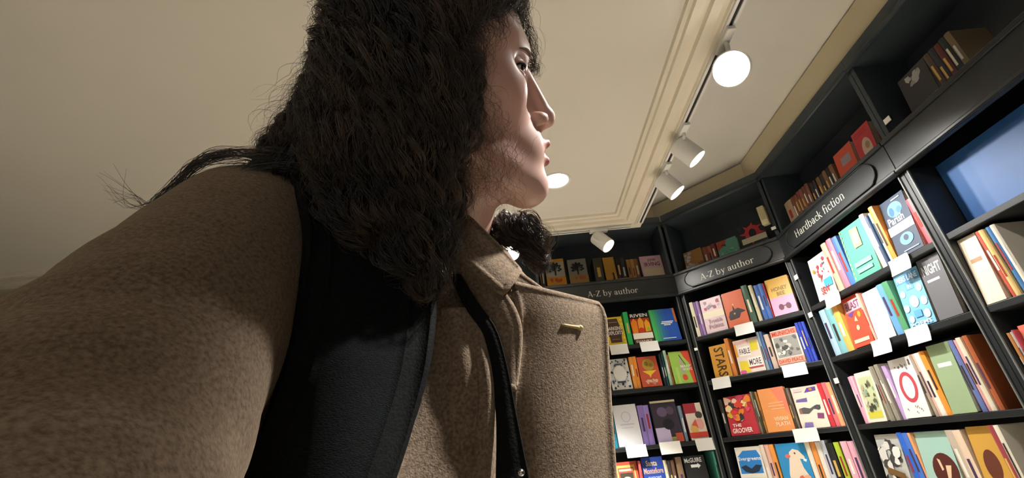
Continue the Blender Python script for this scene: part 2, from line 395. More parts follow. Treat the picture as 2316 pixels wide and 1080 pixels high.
for lb, x, y in (('added unseen ceiling lamp left of the camera', -1.6, -0.9), ('added unseen ceiling lamp straight behind the camera', 0.15, -1.75), ('added unseen ceiling lamp behind and left of the camera', -1.2, -2.0),
                ('added unseen ceiling lamp far behind the camera', 0.1, -3.0), ('added unseen ceiling lamp far left of the camera', -3.3, -0.5), ('added unseen ceiling lamp in the far left rear', -3.0, -2.4)):
    downlight(lb, x, y, 110 if x > 0 else 8)  # unseen downlights added so floor bounce brightens the ceiling
# clip A 2 F green_red 0.799 0.944
# clip A 4 S 55a894 0.919 0.954
BOOKS = [
    ('A', 0, 'S', 0.0298, 0.0386, 0.2053, '7a6038'),
    ('A', 0, 'S', 0.0394, 0.0634, 0.2053, '5c4a30'),
    ('A', 0, 'F', 0.0758, 0.2121, 0.2125, 'tree_gold'),
    ('A', 0, 'F', 0.2369, 0.3702, 0.1953, 'tree_grey'),
    ('A', 0, 'S', 0.4166, 0.4786, 0.1865, '4a4632'),
    ('A', 0, 'F', 0.491, 0.5716, 0.1855, 'yellow_silhouette'),
    ('A', 0, 'S', 0.5747, 0.6072, 0.1697, '2b2a2c'),
    ('A', 0, 'S', 0.608, 0.6398, 0.1697, '33313a'),
    ('A', 0, 'S', 0.6491, 0.6769, 0.1514, 'a2763a'),
    ('A', 0, 'S', 0.6777, 0.7048, 0.1514, 'b58a4c'),
    ('A', 0, 'S', 0.7056, 0.7327, 0.1514, '8a5a30'),
    ('A', 0, 'F', 0.7513, 0.9125, 0.1646, 'pink_irving'),
    ('A', 1, 'F', 0.4161, 0.547, 0.1982, 'exploits'),
    ('A', 1, 'S', 0.5557, 0.5877, 0.2211, '2fb45a'),
    ('A', 1, 'F', 0.5964, 0.7273, 0.2077, 'river'),
    ('A', 1, 'F', 0.736, 0.9075, 0.2214, 'green_blue'),
    ('A', 2, 'S', 0.3413, 0.3664, 0.2065, 'd9a392'),
    ('A', 2, 'S', 0.3672, 0.3915, 0.2065, 'c8505a'),
    ('A', 2, 'F', 0.3999, 0.5282, 0.1951, 'navy_floral'),
    ('A', 2, 'S', 0.5366, 0.5603, 0.2018, 'f0a24a'),
    ('A', 2, 'S', 0.5611, 0.584, 0.2018, 'ee9838'),
    ('A', 2, 'F', 0.5896, 0.7152, 0.191, 'red_gold_bird'),
    ('A', 2, 'S', 0.7319, 0.7459, 0.197, '2b3438'),
    ('A', 2, 'S', 0.7467, 0.7598, 0.197, '1e4a55'),
    ('A', 2, 'S', 0.7654, 0.7849, 0.2223, 'a9cdb0'),
    ('A', 2, 'S', 0.7857, 0.7961, 0.1919, 'b06a40'),
    ('A', 2, 'F', 0.7989, 0.9315, 0.2048, 'green_red'),
    ('A', 3, 'S', 0.3367, 0.3553, 0.221, '4fa8bd'),
    ('A', 3, 'S', 0.3561, 0.3739, 0.221, '2c8aa5'),
    ('A', 3, 'F', 0.3792, 0.525, 0.2378, 'white_plain'),
    ('A', 3, 'S', 0.5303, 0.5648, 0.229, '8f7ac0'),
    ('A', 3, 'S', 0.5656, 0.5993, 0.229, '9a84cc'),
    ('A', 3, 'F', 0.6152, 0.7716, 0.2419, 'lilac_skull'),
    ('A', 3, 'S', 0.7796, 0.7981, 0.2059, '7f92a8'),
    ('A', 3, 'F', 0.814, 0.9201, 0.2079, 'red_white_photo'),
    ('A', 4, 'F', 0.3275, 0.4645, 0.2239, 'red_gold_frame'),
    ('A', 4, 'S', 0.4697, 0.4851, 0.2278, 'c75a5a'),
    ('A', 4, 'F', 0.4922, 0.6183, 0.2352, 'montefiore'),
    ('A', 4, 'S', 0.6191, 0.639, 0.2147, 'c9bfa0'),
    ('A', 4, 'S', 0.6398, 0.6595, 0.2147, '3a3634'),
    ('A', 4, 'S', 0.6603, 0.68, 0.2147, '6b4f40'),
    ('A', 4, 'S', 0.6922, 0.7281, 0.227, '8a7158'),
    ('A', 4, 'F', 0.7403, 0.8661, 0.2204, 'mcguire'),
    ('A', 4, 'S', 0.9185, 0.9315, 0.2401, '55a894'),
    ('B', 0, 'F', 0.0898, 0.2179, 0.1249, 'brown_white'),
    ('B', 0, 'S', 0.2303, 0.2597, 0.11, '8f4f3f'),
    ('B', 0, 'S', 0.2605, 0.2892, 0.11, 'a85a48'),
    ('B', 0, 'S', 0.29, 0.3186, 0.11, '7a3f36'),
    ('B', 0, 'F', 0.3245, 0.4548, 0.11, 'fox_teal'),
    ('B', 0, 'F', 0.4772, 0.6331, 0.1555, 'red_creature'),
    ('B', 1, 'S', 0.04, 0.0644, 0.2342, 'e6dcc4'),
    ('B', 1, 'S', 0.0674, 0.0839, 0.2291, '8a6aa8'),
    ('B', 1, 'S', 0.0847, 0.1005, 0.2291, 'b090c4'),
    ('B', 1, 'F', 0.1064, 0.245, 0.2235, 'pink_parade'),
    ('B', 1, 'F', 0.2534, 0.3806, 0.2236, 'orange_cat'),
    ('B', 1, 'S', 0.3885, 0.4222, 0.2392, '4c6a58'),
    ('B', 1, 'S', 0.43, 0.4504, 0.2255, 'd8cfae'),
    ('B', 1, 'S', 0.458, 0.4831, 0.222, '4a6fb5'),
    ('B', 1, 'S', 0.4839, 0.5081, 0.222, '5078c0'),
    ('B', 1, 'S', 0.5106, 0.5186, 0.2131, 'c04048'),
    ('B', 1, 'F', 0.5229, 0.6514, 0.226, 'honey'),
    ('B', 2, 'F', 0.0811, 0.189, 0.2007, 'stars'),
    ('B', 2, 'S', 0.1917, 0.2158, 0.2283, 'e08a48'),
    ('B', 2, 'F', 0.237, 0.3846, 0.1984, 'fable'),
    ('B', 2, 'S', 0.3895, 0.4041, 0.221, '8ea8b8'),
    ('B', 2, 'S', 0.4049, 0.4187, 0.221, '5a7ab0'),
    ('B', 2, 'S', 0.4235, 0.4498, 0.1994, 'd8c0b0'),
    ('B', 2, 'F', 0.4593, 0.5987, 0.2037, 'munichs'),
    ('B', 2, 'S', 0.6053, 0.6212, 0.2231, '4458c8'),
    ('B', 2, 'S', 0.622, 0.6371, 0.2231, '3a4cc0'),
    ('B', 2, 'S', 0.6379, 0.653, 0.2231, '4a60d0'),
    ('B', 3, 'S', 0.0556, 0.0768, 0.2114, '3a3630'),
    ('B', 3, 'F', 0.0847, 0.2438, 0.2174, 'jazz_red'),
    ('B', 3, 'S', 0.2487, 0.2615, 0.2281, '8a8468'),
    ('B', 3, 'S', 0.2623, 0.2743, 0.2281, '4a4636'),
    ('B', 3, 'S', 0.2751, 0.2871, 0.2281, 'b08040'),
    ('B', 3, 'F', 0.2918, 0.4335, 0.2287, 'orange_plain'),
    ('B', 3, 'S', 0.4357, 0.4478, 0.2157, '5a5046'),
    ('B', 3, 'S', 0.4486, 0.4598, 0.2157, '8a7a68'),
    ('B', 3, 'F', 0.4663, 0.6, 0.2109, 'collage_white'),
    ('B', 3, 'S', 0.602, 0.6237, 0.2165, 'd8404a'),
    ('B', 3, 'S', 0.6245, 0.6455, 0.2165, 'e87a80'),
    ('B', 3, 'S', 0.6463, 0.6672, 0.2165, 'f0b080'),
    ('B', 4, 'F', 0.0693, 0.2128, 0.2428, 'evergreen'),
    ('B', 4, 'S', 0.2189, 0.2412, 0.2543, 'e8d8c8'),
    ('B', 4, 'S', 0.242, 0.2634, 0.2543, 'e8b8a8'),
    ('B', 4, 'S', 0.2643, 0.2896, 0.2462, 'f0a050'),
    ('B', 4, 'F', 0.2964, 0.4447, 0.2437, 'blue_parrot'),
    ('B', 4, 'S', 0.4496, 0.4731, 0.2465, 'f0e4d0'),
    ('B', 4, 'S', 0.4739, 0.4965, 0.2465, 'ee9a50'),
    ('B', 4, 'S', 0.4973, 0.52, 0.2465, 'f0e8dc'),
    ('B', 4, 'S', 0.5208, 0.5434, 0.2465, 'c8d0dc'),
    ('B', 4, 'S', 0.5445, 0.5759, 0.2304, '2c2c2c'),
    ('B', 4, 'S', 0.5812, 0.6043, 0.2315, 'b8d040'),
    ('B', 4, 'S', 0.611, 0.6391, 0.2373, 'f0b8c8'),
    ('B', 4, 'S', 0.6399, 0.6673, 0.2373, 'eeb0c4'),
    ('C', 0, 'S', 0.1431, 0.2099, 0.1361, 'b09878'),
    ('C', 0, 'S', 0.2107, 0.2383, 0.1323, '7c4a3c'),
    ('C', 0, 'S', 0.2391, 0.2667, 0.1323, '86503e'),
    ('C', 0, 'S', 0.2675, 0.2951, 0.1323, '7a4438'),
    ('C', 0, 'S', 0.2959, 0.3236, 0.1323, '8a5844'),
    ('C', 0, 'S', 0.3244, 0.352, 0.1323, '74402f'),
    ('C', 0, 'S', 0.3528, 0.3804, 0.1323, '805040'),
    ('C', 0, 'S', 0.3886, 0.4146, 0.11, '2e2a2c'),
    ('C', 0, 'S', 0.4154, 0.4405, 0.11, '3a2a2a'),
    ('C', 0, 'S', 0.4484, 0.4763, 0.1102, '7a5a3c'),
    ('C', 0, 'S', 0.4771, 0.5043, 0.1102, '2e2824'),
    ('C', 0, 'S', 0.5051, 0.5323, 0.1102, '84603e'),
    ('C', 0, 'S', 0.5331, 0.5603, 0.1102, '2e2824'),
    ('C', 0, 'S', 0.5611, 0.5882, 0.1102, '7e5c40'),
    ('C', 0, 'F', 0.5986, 0.7261, 0.1383, 'orange_hand'),
    ('C', 0, 'F', 0.7445, 0.8545, 0.15, 'red_portrait'),
    ('C', 1, 'F', 0.1069, 0.2668, 0.2326, 'sew_white'),
    ('C', 1, 'S', 0.2778, 0.3171, 0.262, 'b8a890'),
    ('C', 1, 'S', 0.3179, 0.3563, 0.262, 'e07a90'),
    ('C', 1, 'S', 0.3571, 0.3956, 0.262, '4a78b8'),
    ('C', 1, 'F', 0.4087, 0.5842, 0.262, 'teal_portrait'),
    ('C', 1, 'S', 0.587, 0.6146, 0.262, 'f0dcc0'),
    ('C', 1, 'S', 0.6173, 0.6335, 0.2434, '3a4a6a'),
    ('C', 1, 'S', 0.6362, 0.6547, 0.2445, 'a0d0e0'),
    ('C', 1, 'S', 0.6574, 0.6832, 0.262, 'f09038'),
    ('C', 1, 'F', 0.6883, 0.8217, 0.256, 'parish'),
    ('C', 1, 'S', 0.8306, 0.861, 0.1993, 'e8606a'),
    ('C', 2, 'S', 0.062, 0.1105, 0.242, 'a8c8dc'),
    ('C', 2, 'S', 0.1142, 0.1643, 0.242, '80bcc0'),
    ('C', 2, 'S', 0.1679, 0.2159, 0.2405, 'f0b860'),
    ('C', 2, 'F', 0.226, 0.3645, 0.242, 'blast'),
    ('C', 2, 'S', 0.3675, 0.3822, 0.2328, 'f0b0a0'),
    ('C', 2, 'F', 0.3881, 0.4987, 0.2236, 'white_blank'),
    ('C', 2, 'S', 0.5066, 0.5419, 0.2273, '6aa0d0'),
    ('C', 2, 'S', 0.5427, 0.5773, 0.2273, '5a9a70'),
    ('C', 2, 'F', 0.5846, 0.7163, 0.2316, 'blue_dots'),
    ('C', 2, 'F', 0.7311, 0.8379, 0.242, 'grey_face'),
    ('C', 3, 'S', 0.0706, 0.0899, 0.2202, 'f0a8c0'),
    ('C', 3, 'S', 0.0907, 0.1091, 0.2202, 'f0b8cc'),
    ('C', 3, 'F', 0.1154, 0.2404, 0.2239, 'green_illus'),
    ('C', 3, 'S', 0.2461, 0.2637, 0.2417, 'a09a8a'),
    ('C', 3, 'S', 0.2645, 0.2814, 0.2417, '8f8a7c'),
    ('C', 3, 'S', 0.2822, 0.2991, 0.2417, 'a8a294'),
    ('C', 3, 'S', 0.2999, 0.3167, 0.2417, '989284'),
    ('C', 3, 'S', 0.322, 0.3479, 0.2283, 'c8a8dc'),
    ('C', 3, 'F', 0.353, 0.4889, 0.2404, 'red_ring'),
    ('C', 3, 'S', 0.4934, 0.5098, 0.2439, 'b0a090'),
    ('C', 3, 'S', 0.5106, 0.5262, 0.2439, 'e8b8a8'),
    ('C', 3, 'S', 0.5283, 0.5565, 0.246, 'f4ece0'),
    ('C', 3, 'S', 0.5573, 0.5846, 0.246, 'f09a40'),
    ('C', 3, 'F', 0.5927, 0.6989, 0.2541, 'plain_green'),
    ('C', 3, 'S', 0.7042, 0.725, 0.2569, '6a7ab0'),
    ('C', 3, 'S', 0.7258, 0.7458, 0.2569, 'd8a0a0'),
    ('C', 3, 'S', 0.7466, 0.7666, 0.2569, 'e0d8c0'),
    ('C', 3, 'S', 0.7674, 0.7874, 0.2569, 'b0603c'),
    ('C', 4, 'F', 0.075, 0.2258, 0.2492, 'bw_photo'),
    ('C', 4, 'S', 0.2388, 0.2701, 0.2556, '3a70d8'),
    ('C', 4, 'S', 0.2709, 0.3014, 0.2556, '5080dc'),
    ('C', 4, 'S', 0.305, 0.3201, 0.2544, 'f0a878'),
    ('C', 4, 'F', 0.3218, 0.4903, 0.2484, 'teal_oval'),
    ('C', 4, 'S', 0.5006, 0.5368, 0.2537, 'c8b8a8'),
    ('C', 4, 'S', 0.5376, 0.5729, 0.2537, 'e8d0b8'),
    ('C', 4, 'F', 0.5842, 0.6956, 0.2557, 'plain_mustard'),
    ('C', 4, 'S', 0.7024, 0.7229, 0.264, 'a04a50'),
    ('C', 4, 'S', 0.7237, 0.7434, 0.264, 'e8e0d0'),
    ('D', 0, 'F', 0.1533, 0.2844, 0.1716, 'dark_cloud'),
    ('D', 0, 'S', 0.2981, 0.3216, 0.1585, '5a4a3c'),
    ('D', 0, 'S', 0.3224, 0.3452, 0.1585, '3a3a44'),
    ('D', 0, 'S', 0.346, 0.3688, 0.1585, '6a3a34'),
    ('D', 0, 'S', 0.3696, 0.3924, 0.1585, '2f3a3a'),
    ('D', 0, 'S', 0.3932, 0.416, 0.1585, '7a6a50'),
    ('D', 2, 'F', 0.0298, 0.1016, 0.242, 'plain_cream'),
    ('D', 2, 'S', 0.1093, 0.1276, 0.242, 'c05a4a'),
    ('D', 2, 'S', 0.1284, 0.1459, 0.242, 'e0c080'),
    ('D', 2, 'S', 0.1467, 0.1641, 0.242, '4a7ab0'),
    ('D', 2, 'S', 0.1649, 0.1824, 0.242, 'd8d0c0'),
    ('D', 3, 'S', 0.0298, 0.0378, 0.2322, 'e0a060'),
    ('D', 3, 'S', 0.0386, 0.0466, 0.2322, 'f0e0c8'),
    ('D', 3, 'S', 0.0474, 0.0554, 0.2322, '90b0c8'),
    ('D', 3, 'S', 0.0562, 0.0642, 0.2322, 'c05060'),
    ('D', 3, 'F', 0.065, 0.135, 0.2397, 'plain_coral'),
    ('D', 3, 'S', 0.1358, 0.1438, 0.2256, '6a9a80'),
    ('D', 3, 'S', 0.1446, 0.1526, 0.2256, 'e8d8b8'),
    ('D', 3, 'S', 0.1534, 0.1614, 0.2256, 'b05a70'),
    ('D', 4, 'S', 0.0298, 0.0378, 0.2586, 'f0d8b0'),
    ('D', 4, 'S', 0.0386, 0.0466, 0.2586, 'd06a50'),
    ('D', 4, 'S', 0.0474, 0.0554, 0.2586, '80a8c0'),
    ('D', 4, 'S', 0.0562, 0.0642, 0.2586, 'e8e0d0'),
    ('D', 4, 'F', 0.065, 0.135, 0.2601, 'plain_blue'),
]
CARDS = [
    ('A', 1, 0.4256, 0.5417),
    ('A', 1, 0.623, 0.742),
    ('A', 3, 0.4113, 0.533),
    ('A', 3, 0.6124, 0.7368),
    ('A', 3, 0.8268, 0.93),
    ('B', 1, 0.2856, 0.3977),
    ('B', 2, 0.0605, 0.1718),
    ('B', 2, 0.4695, 0.5924),
    ('B', 3, 0.4185, 0.5364),
    ('C', 1, 0.1715, 0.2915),
    ('C', 1, 0.6445, 0.752),
    ('C', 2, 0.3539, 0.4698),
    ('C', 2, 0.5649, 0.683),
]

# ------------------------------------------------------------------ cards clipped to the shelf edges
ROW_Z = {0: Z_LEDGE, 1: 1.852, 2: 1.577, 3: 1.252, 4: 0.95}
ROW_NAME = {0: 'ledge above the sign', 1: 'top shelf', 2: 'second shelf', 3: 'third shelf', 4: 'lowest visible shelf'}
UNIT_NAME = {'A': 'back bookcase', 'B': 'corner bookcase', 'C': 'right bookcase', 'D': 'far right bookcase'}
ORD = ['zeroth', 'first', 'second', 'third', 'fourth', 'fifth', 'sixth', 'seventh', 'eighth', 'ninth', 'tenth', 'eleventh', 'twelfth',
       'thirteenth', 'fourteenth', 'fifteenth', 'sixteenth', 'seventeenth', 'eighteenth', 'nineteenth', 'twentieth']
UNDER = {('A', 1): ['yellow and brown cover', 'orange river cover'], ('A', 3): ['plain white cover', 'lilac cover', 'red and white cover'],
         ('B', 1): ['orange cat cover'], ('B', 2): ['tall sideways lettering', 'grey photo cover'], ('B', 3): ['white collage cover'],
         ('C', 1): ['colourful lettered cover', 'dark blue cover'], ('C', 2): ['blank white cover', 'pale blue dotted cover']}
seen = {}
for u, row, a, c in CARDS:
    o, tx, ny, r = unit_frame(u); k = seen.get((u, row), 0); seen[(u, row)] = k + 1
    p = o + tx * a - ny * 0.0035
    t = thing('shelf_card', 'white price card clipped below the ' + UNDER[(u, row)][k] + ', ' + ROW_NAME[row] + ' of ' + UNIT_NAME[u], 'card', (p[0], p[1], ROW_Z[row] - 0.004), r, 'white cards on the shelf edges')
    w = c - a; mb = MB(); n = 6
    V = []
    for i in range(n + 1):
        q = i / n; V += [(0, -0.003 - 0.012 * q * q, -0.066 * q + 0.012), (w, -0.003 - 0.012 * q * q, -0.066 * q + 0.012)]
    V2 = [(x, y - 0.0012, z) for x, y, z in V]; N = len(V)
    Fc = [(2 * i, 2 * i + 1, 2 * i + 3, 2 * i + 2) for i in range(n)] + [(N + 2 * i + 2, N + 2 * i + 3, N + 2 * i + 1, N + 2 * i) for i in range(n)]
    ring = [2 * i for i in range(n + 1)] + [2 * i + 1 for i in range(n, -1, -1)]
    Fc += [(ring[i], ring[(i + 1) % len(ring)], N + ring[(i + 1) % len(ring)], N + ring[i]) for i in range(len(ring))]
    mb.add(V + V2, Fc); mb.build('card', M_CARD, t)
    mb = MB(); mb.box(0.004, w - 0.004, -0.003, -0.0005, 0.0, 0.0032); mb.build('clip', mat('#cfd2d2', 0.2, 0.5, name='clear_clip'), t)

# ------------------------------------------------------------------ books
FONTCACHE = {}
def text_polys(body):
    """outline mesh of a printed word with Blender's built-in letter shapes: verts (x, y), faces, width, height"""
    if body in FONTCACHE: return FONTCACHE[body]
    cu = bpy.data.curves.new('print', 'FONT'); cu.body = body; cu.size = 1.0; cu.resolution_u = 2; cu.offset = 0.018
    ob = bpy.data.objects.new('print', cu); me = bpy.data.meshes.new_from_object(ob)
    V = [(v.co.x, v.co.y) for v in me.vertices]; Fc = [tuple(p.vertices) for p in me.polygons]
    bpy.data.objects.remove(ob); bpy.data.curves.remove(cu); bpy.data.meshes.remove(me)
    xs = [v[0] for v in V] or [0, 1]; ys = [v[1] for v in V] or [0, 1]
    V = [((x - min(xs)), (y - min(ys))) for x, y in V]
    FONTCACHE[body] = (V, Fc, max(xs) - min(xs), max(ys) - min(ys)); return FONTCACHE[body]
def art_mesh(name, art, w, h, y, parent):
    """printed shapes on a cover facing local -y; units of the cover: 0..1 across, 0..1 up"""
    V, Fc, Mi, mats = [], [], [], []
    for k, it in enumerate(art):
        kind, col = it[0], it[-1]; yy = y - 0.0003 * (k + 1)
        mm = mat('#' + col, 0.42, 0.4)
        if mm not in mats: mats.append(mm)
        mi = mats.index(mm); base = len(V)
        if kind == 'r':
            x0, z0, x1, z1 = it[1:5]; pts = [(x0, z0), (x1, z0), (x1, z1), (x0, z1)]
        elif kind == 'e':
            cx, cz, rx, rz = it[1:5]; pts = [(cx + rx * math.cos(a * math.pi / 12), cz + rz * math.sin(a * math.pi / 12)) for a in range(24)]
        elif kind == 'o':      # ring
            cx, cz, rx, rz, th = it[1:6]
            for a in range(24):
                q = []
                for aa in (a, a + 1):
                    c, s = math.cos(aa * math.pi / 12), math.sin(aa * math.pi / 12)
                    q.append([((cx + rx * c) * w, yy, (cz + rz * s) * h), ((cx + (rx - th) * c) * w, yy, (cz + (rz - th * w / h) * s) * h)])
                b0 = len(V); V += [q[0][0], q[1][0], q[1][1], q[0][1]]; Fc.append((b0, b0 + 1, b0 + 2, b0 + 3)); Mi.append(mi)
            continue
        elif kind == 'p': pts = it[1]
        elif kind in ('t', 'v'):
            body, x0, z0, x1, z1 = it[1:6]; tv, tf, tw, tht = text_polys(body)
            for a, c in tv:
                a, c = a / max(tw, 1e-6), c / max(tht, 1e-6)
                if kind == 'v': a, c = c, 1 - a          # reads downwards
                V.append(((x0 + a * (x1 - x0)) * w, yy, (z0 + c * (z1 - z0)) * h))
            for f in tf: Fc.append(tuple(base + i for i in f)); Mi.append(mi)
            continue
        V += [(a * w, yy, c * h) for a, c in pts]; Fc.append(tuple(range(base, base + len(pts)))); Mi.append(mi)
    ob = mesh_obj(name, V, Fc, mats, parent)
    ob.data.polygons.foreach_set('material_index', np.array(Mi, dtype=np.int32))
    return ob
def blobs(n, seed, cols, x0=0.05, x1=0.95, z0=0.05, z1=0.95, r0=0.04, r1=0.1, jag=True):
    rr = random.Random(seed); out = []
    for i in range(n):
        cx, cz, r = rr.uniform(x0 + r0, x1 - r0), rr.uniform(z0 + r0, z1 - r0), rr.uniform(r0, r1)
        pts = []
        for k in range(9):
            a = k * 2 * math.pi / 9; q = r * (rr.uniform(0.6, 1.25) if jag else 1)
            pts.append((min(max(cx + q * math.cos(a), x0), x1), min(max(cz + 0.7 * q * math.sin(a), z0), z1)))
        out.append(('p', pts, rr.choice(cols)))
    return out
def tree():
    L = [('r', 0.46, 0.46, 0.54, 0.62, '1d1d1f')]
    for k in range(14):
        a = math.radians(-25 + 230 * k / 13); r = 0.30 if k % 2 else 0.22
        L.append(('p', [(0.5, 0.60), (0.5 + r * math.cos(a) - 0.03, 0.66 + r * 0.62 * math.sin(a)), (0.5 + r * math.cos(a) + 0.05, 0.69 + r * 0.62 * math.sin(a))], '1d1d1f'))
        L.append(('e', 0.5 + r * math.cos(a), 0.67 + r * 0.62 * math.sin(a), 0.06, 0.035, '232325'))
    return L
D = {}   # design: (label, cover colour, spine colour, art)
D['tree_gold'] = ('bright orange and grey paperback with black tree, nearer the coat collar', 'd89a2c', 'a8741f', [('r', 0.03, 0.42, 0.97, 0.9, 'b9b5a4')] + tree() + [('r', 0, 0.0, 1, 0.36, 'e0971c')] + blobs(5, 1, ['c9551f'], 0.1, 0.9, 0.22, 0.36, 0.05, 0.1))
D['tree_grey'] = ('duller grey and brown paperback with black tree, right of its brighter twin', '8f8a80', '6a6258', tree() + [('r', 0, 0, 1, 0.42, 'a5824a')] + blobs(5, 2, ['b0603a'], 0.1, 0.9, 0.22, 0.40, 0.05, 0.1))
D['yellow_silhouette'] = ('narrow mustard paperback with small black standing figure below a spotlight', 'c9983a', 'a37a2c', [('e', 0.7, 0.38, 0.08, 0.06, '201a14'), ('p', [(0.62, 0.05), (0.82, 0.05), (0.76, 0.36), (0.64, 0.36)], '201a14'), ('p', [(0.45, 0.05), (0.62, 0.2), (0.66, 0.28)], '3a2c18'), ('r', 0.0, 0.0, 1.0, 0.05, 'e0b35a')])
D['pink_irving'] = ('pale pink paperback with plum lettering and cream band, ledge corner', 'd9b3bb', 'b8929a', [('r', 0.04, 0.12, 0.96, 0.5, 'dcc9ae'), ('t', 'JOHN', 0.35, 0.76, 0.72, 0.88, '5d2b44'), ('t', 'IRVING', 0.16, 0.58, 0.88, 0.74, '6a2f4c'), ('t', 'the novel', 0.2, 0.14, 0.82, 0.22, '8a5a62')][:-1])
D['exploits'] = ('yellow and dark brown vase-pattern cover beside the green spine', 'e2c32c', '3d2a22', [('p', [(0.22, 0.1), (0.78, 0.1), (0.8, 0.3), (0.92, 0.5), (0.8, 0.72), (0.74, 0.94), (0.26, 0.94), (0.2, 0.72), (0.08, 0.5), (0.2, 0.3)], '4a3029'), ('t', 'BARKENS', 0.12, 0.53, 0.88, 0.66, 'efe6da'), ('t', 'EXPLOITS', 0.1, 0.37, 0.9, 0.5, 'efe6da'), ('r', 0.28, 0.8, 0.72, 0.82, 'a08a60'), ('r', 0.3, 0.2, 0.7, 0.215, 'a08a60')] + [('e', x, z, 0.06, 0.045, 'f3dc5c') for x in (0.08, 0.92) for z in (0.1, 0.88, 0.72, 0.24)])
D['river'] = ('black cover with orange flames, white title and white band', '231a18', '1b1413', [('r', 0.0, 0.0, 1, 0.82, 'a83a1c'), ('p', [(0.05, 0.3), (0.02, 0.7), (0.2, 0.84), (0.34, 0.72), (0.32, 0.34)], 'ef8a1e'), ('p', [(0.36, 0.4), (0.4, 0.76), (0.55, 0.88), (0.68, 0.7), (0.62, 0.44)], 'f2a02c'), ('p', [(0.7, 0.36), (0.7, 0.66), (0.84, 0.78), (0.98, 0.64), (0.97, 0.38)], 'e5a51f'), ('e', 0.5, 0.42, 0.14, 0.09, 'c8401c'), ('e', 0.86, 0.44, 0.08, 0.07, 'a3b52a'), ('r', 0, 0.85, 1, 1.0, '1c1615'), ('t', 'RIVEN', 0.06, 0.87, 0.94, 0.98, 'f4efe6'), ('r', 0.0, 0.14, 1.0, 0.33, 'efe9dc'), ('r', 0, 0, 1, 0.12, '4a2a20'), ('t', 'DIANKE', 0.1, 0.03, 0.9, 0.1, 'e6d9c4')])
D['green_blue'] = ('large hardback fading from green to deep blue with small white title', '2a58b0', '46b05c', [('r', 0, 0, 0.12, 1, '4cb45e'), ('r', 0.12, 0, 0.22, 1, '3f9f6e'), ('r', 0.22, 0, 0.33, 1, '378782'), ('r', 0.33, 0, 0.44, 1, '326f98'), ('r', 0.44, 0, 0.56, 1, '2e62a6'), ('r', 0.92, 0.55, 1.0, 1.0, 'c0703c'), ('r', 0.4, 0.57, 0.85, 0.6, 'e8eef4'), ('r', 0.36, 0.52, 0.8, 0.55, 'e8eef4'), ('r', 0.46, 0.47, 0.72, 0.5, 'e8eef4'), ('r', 0.3, 0.06, 0.8, 0.085, 'c9d6ea')])
D['navy_floral'] = ('white cover with navy leaf border around a pale oval', 'dfe1de', '9aa2a8', blobs(46, 5, ['2e4058', '3d5570', '222c3c'], 0.02, 0.98, 0.02, 0.98, 0.03, 0.07) + [('e', 0.5, 0.5, 0.33, 0.26, 'e6e6e0'), ('r', 0.3, 0.78, 0.7, 0.82, '3a4a60'), ('r', 0.28, 0.19, 0.7, 0.25, '34465c')])
D['red_gold_bird'] = ('brick red cover with golden bird and yellow beak shape', 'c9573c', 'b5462f', [('e', 0.52, 0.72, 0.3, 0.2, 'b5963c'), ('e', 0.42, 0.76, 0.1, 0.08, '8a7228'), ('e', 0.66, 0.7, 0.09, 0.07, '97802f'), ('p', [(0.15, 0.52), (0.88, 0.52), (0.58, 0.38), (0.5, 0.28), (0.45, 0.38)], 'f0c53a')] + blobs(12, 8, ['dcae9a', 'c98a80', 'e0b890'], 0.15, 0.85, 0.03, 0.26, 0.05, 0.09))
D['green_red'] = ('lime and red cover with grey heron-like shape and white title', 'a6cf5c', '86a83e', [('p', [(0.6, 1.0), (1.0, 1.0), (1.0, 0.0), (0.86, 0.0), (0.8, 0.35), (0.9, 0.6), (0.7, 0.8)], 'e2553c'), ('p', [(0.42, 0.3), (0.56, 0.3), (0.6, 0.62), (0.52, 0.9), (0.44, 0.64)], 'b9b0a6'), ('p', [(0.5, 0.9), (0.75, 0.5), (0.72, 0.5), (0.48, 0.86)], '3c3c34'), ('t', 'MANY', 0.44, 0.48, 0.95, 0.56, 'f4eee6'), ('t', 'WAYS', 0.5, 0.38, 0.95, 0.46, 'f4eee6'), ('e', 0.52, 0.18, 0.12, 0.09, 'e2553c'), ('r', 0.16, 0.0, 0.3, 0.5, 'b6da74')])
D['white_plain'] = ('plain off-white cover beside the two purple spines', 'e4e5ea', 'c9ccd4', [('r', 0.2, 0.5, 0.8, 0.53, 'c6cbd8'), ('r', 0.25, 0.42, 0.75, 0.45, 'd0d4de'), ('o', 0.5, 0.7, 0.2, 0.13, 0.03, 'c4cbe0')])
D['lilac_skull'] = ('tall dark cover with lilac lower left and red corner', '3b3440', '4a3f58', [('r', 0, 0, 0.55, 0.35, 'c9bce0'), ('r', 0.0, 0.95, 1, 1, 'dcd4b4'), ('e', 0.55, 0.42, 0.22, 0.13, '25222a'), ('r', 0.55, 0.0, 1.0, 0.12, '9aa060'), ('r', 0.72, 0.0, 1, 0.2, 'c2543c'), ('e', 0.4, 0.72, 0.2, 0.12, '6a5a78'), ('e', 0.72, 0.74, 0.15, 0.1, '5c4a60')])
D['red_white_photo'] = ('cream cover with dark red block over pink and orange shapes', 'e2d8c8', '9c3440', [('r', 0, 0.72, 0.68, 1.0, 'a8323e'), ('e', 0.75, 0.66, 0.2, 0.1, '46443c'), ('e', 0.7, 0.42, 0.22, 0.16, 'e2a8a0'), ('p', [(0.2, 0.4), (0.5, 0.56), (0.55, 0.3)], 'd8604c'), ('e', 0.3, 0.28, 0.22, 0.1, 'd9b060'), ('r', 0.0, 0.06, 1, 0.2, 'd4483c')])
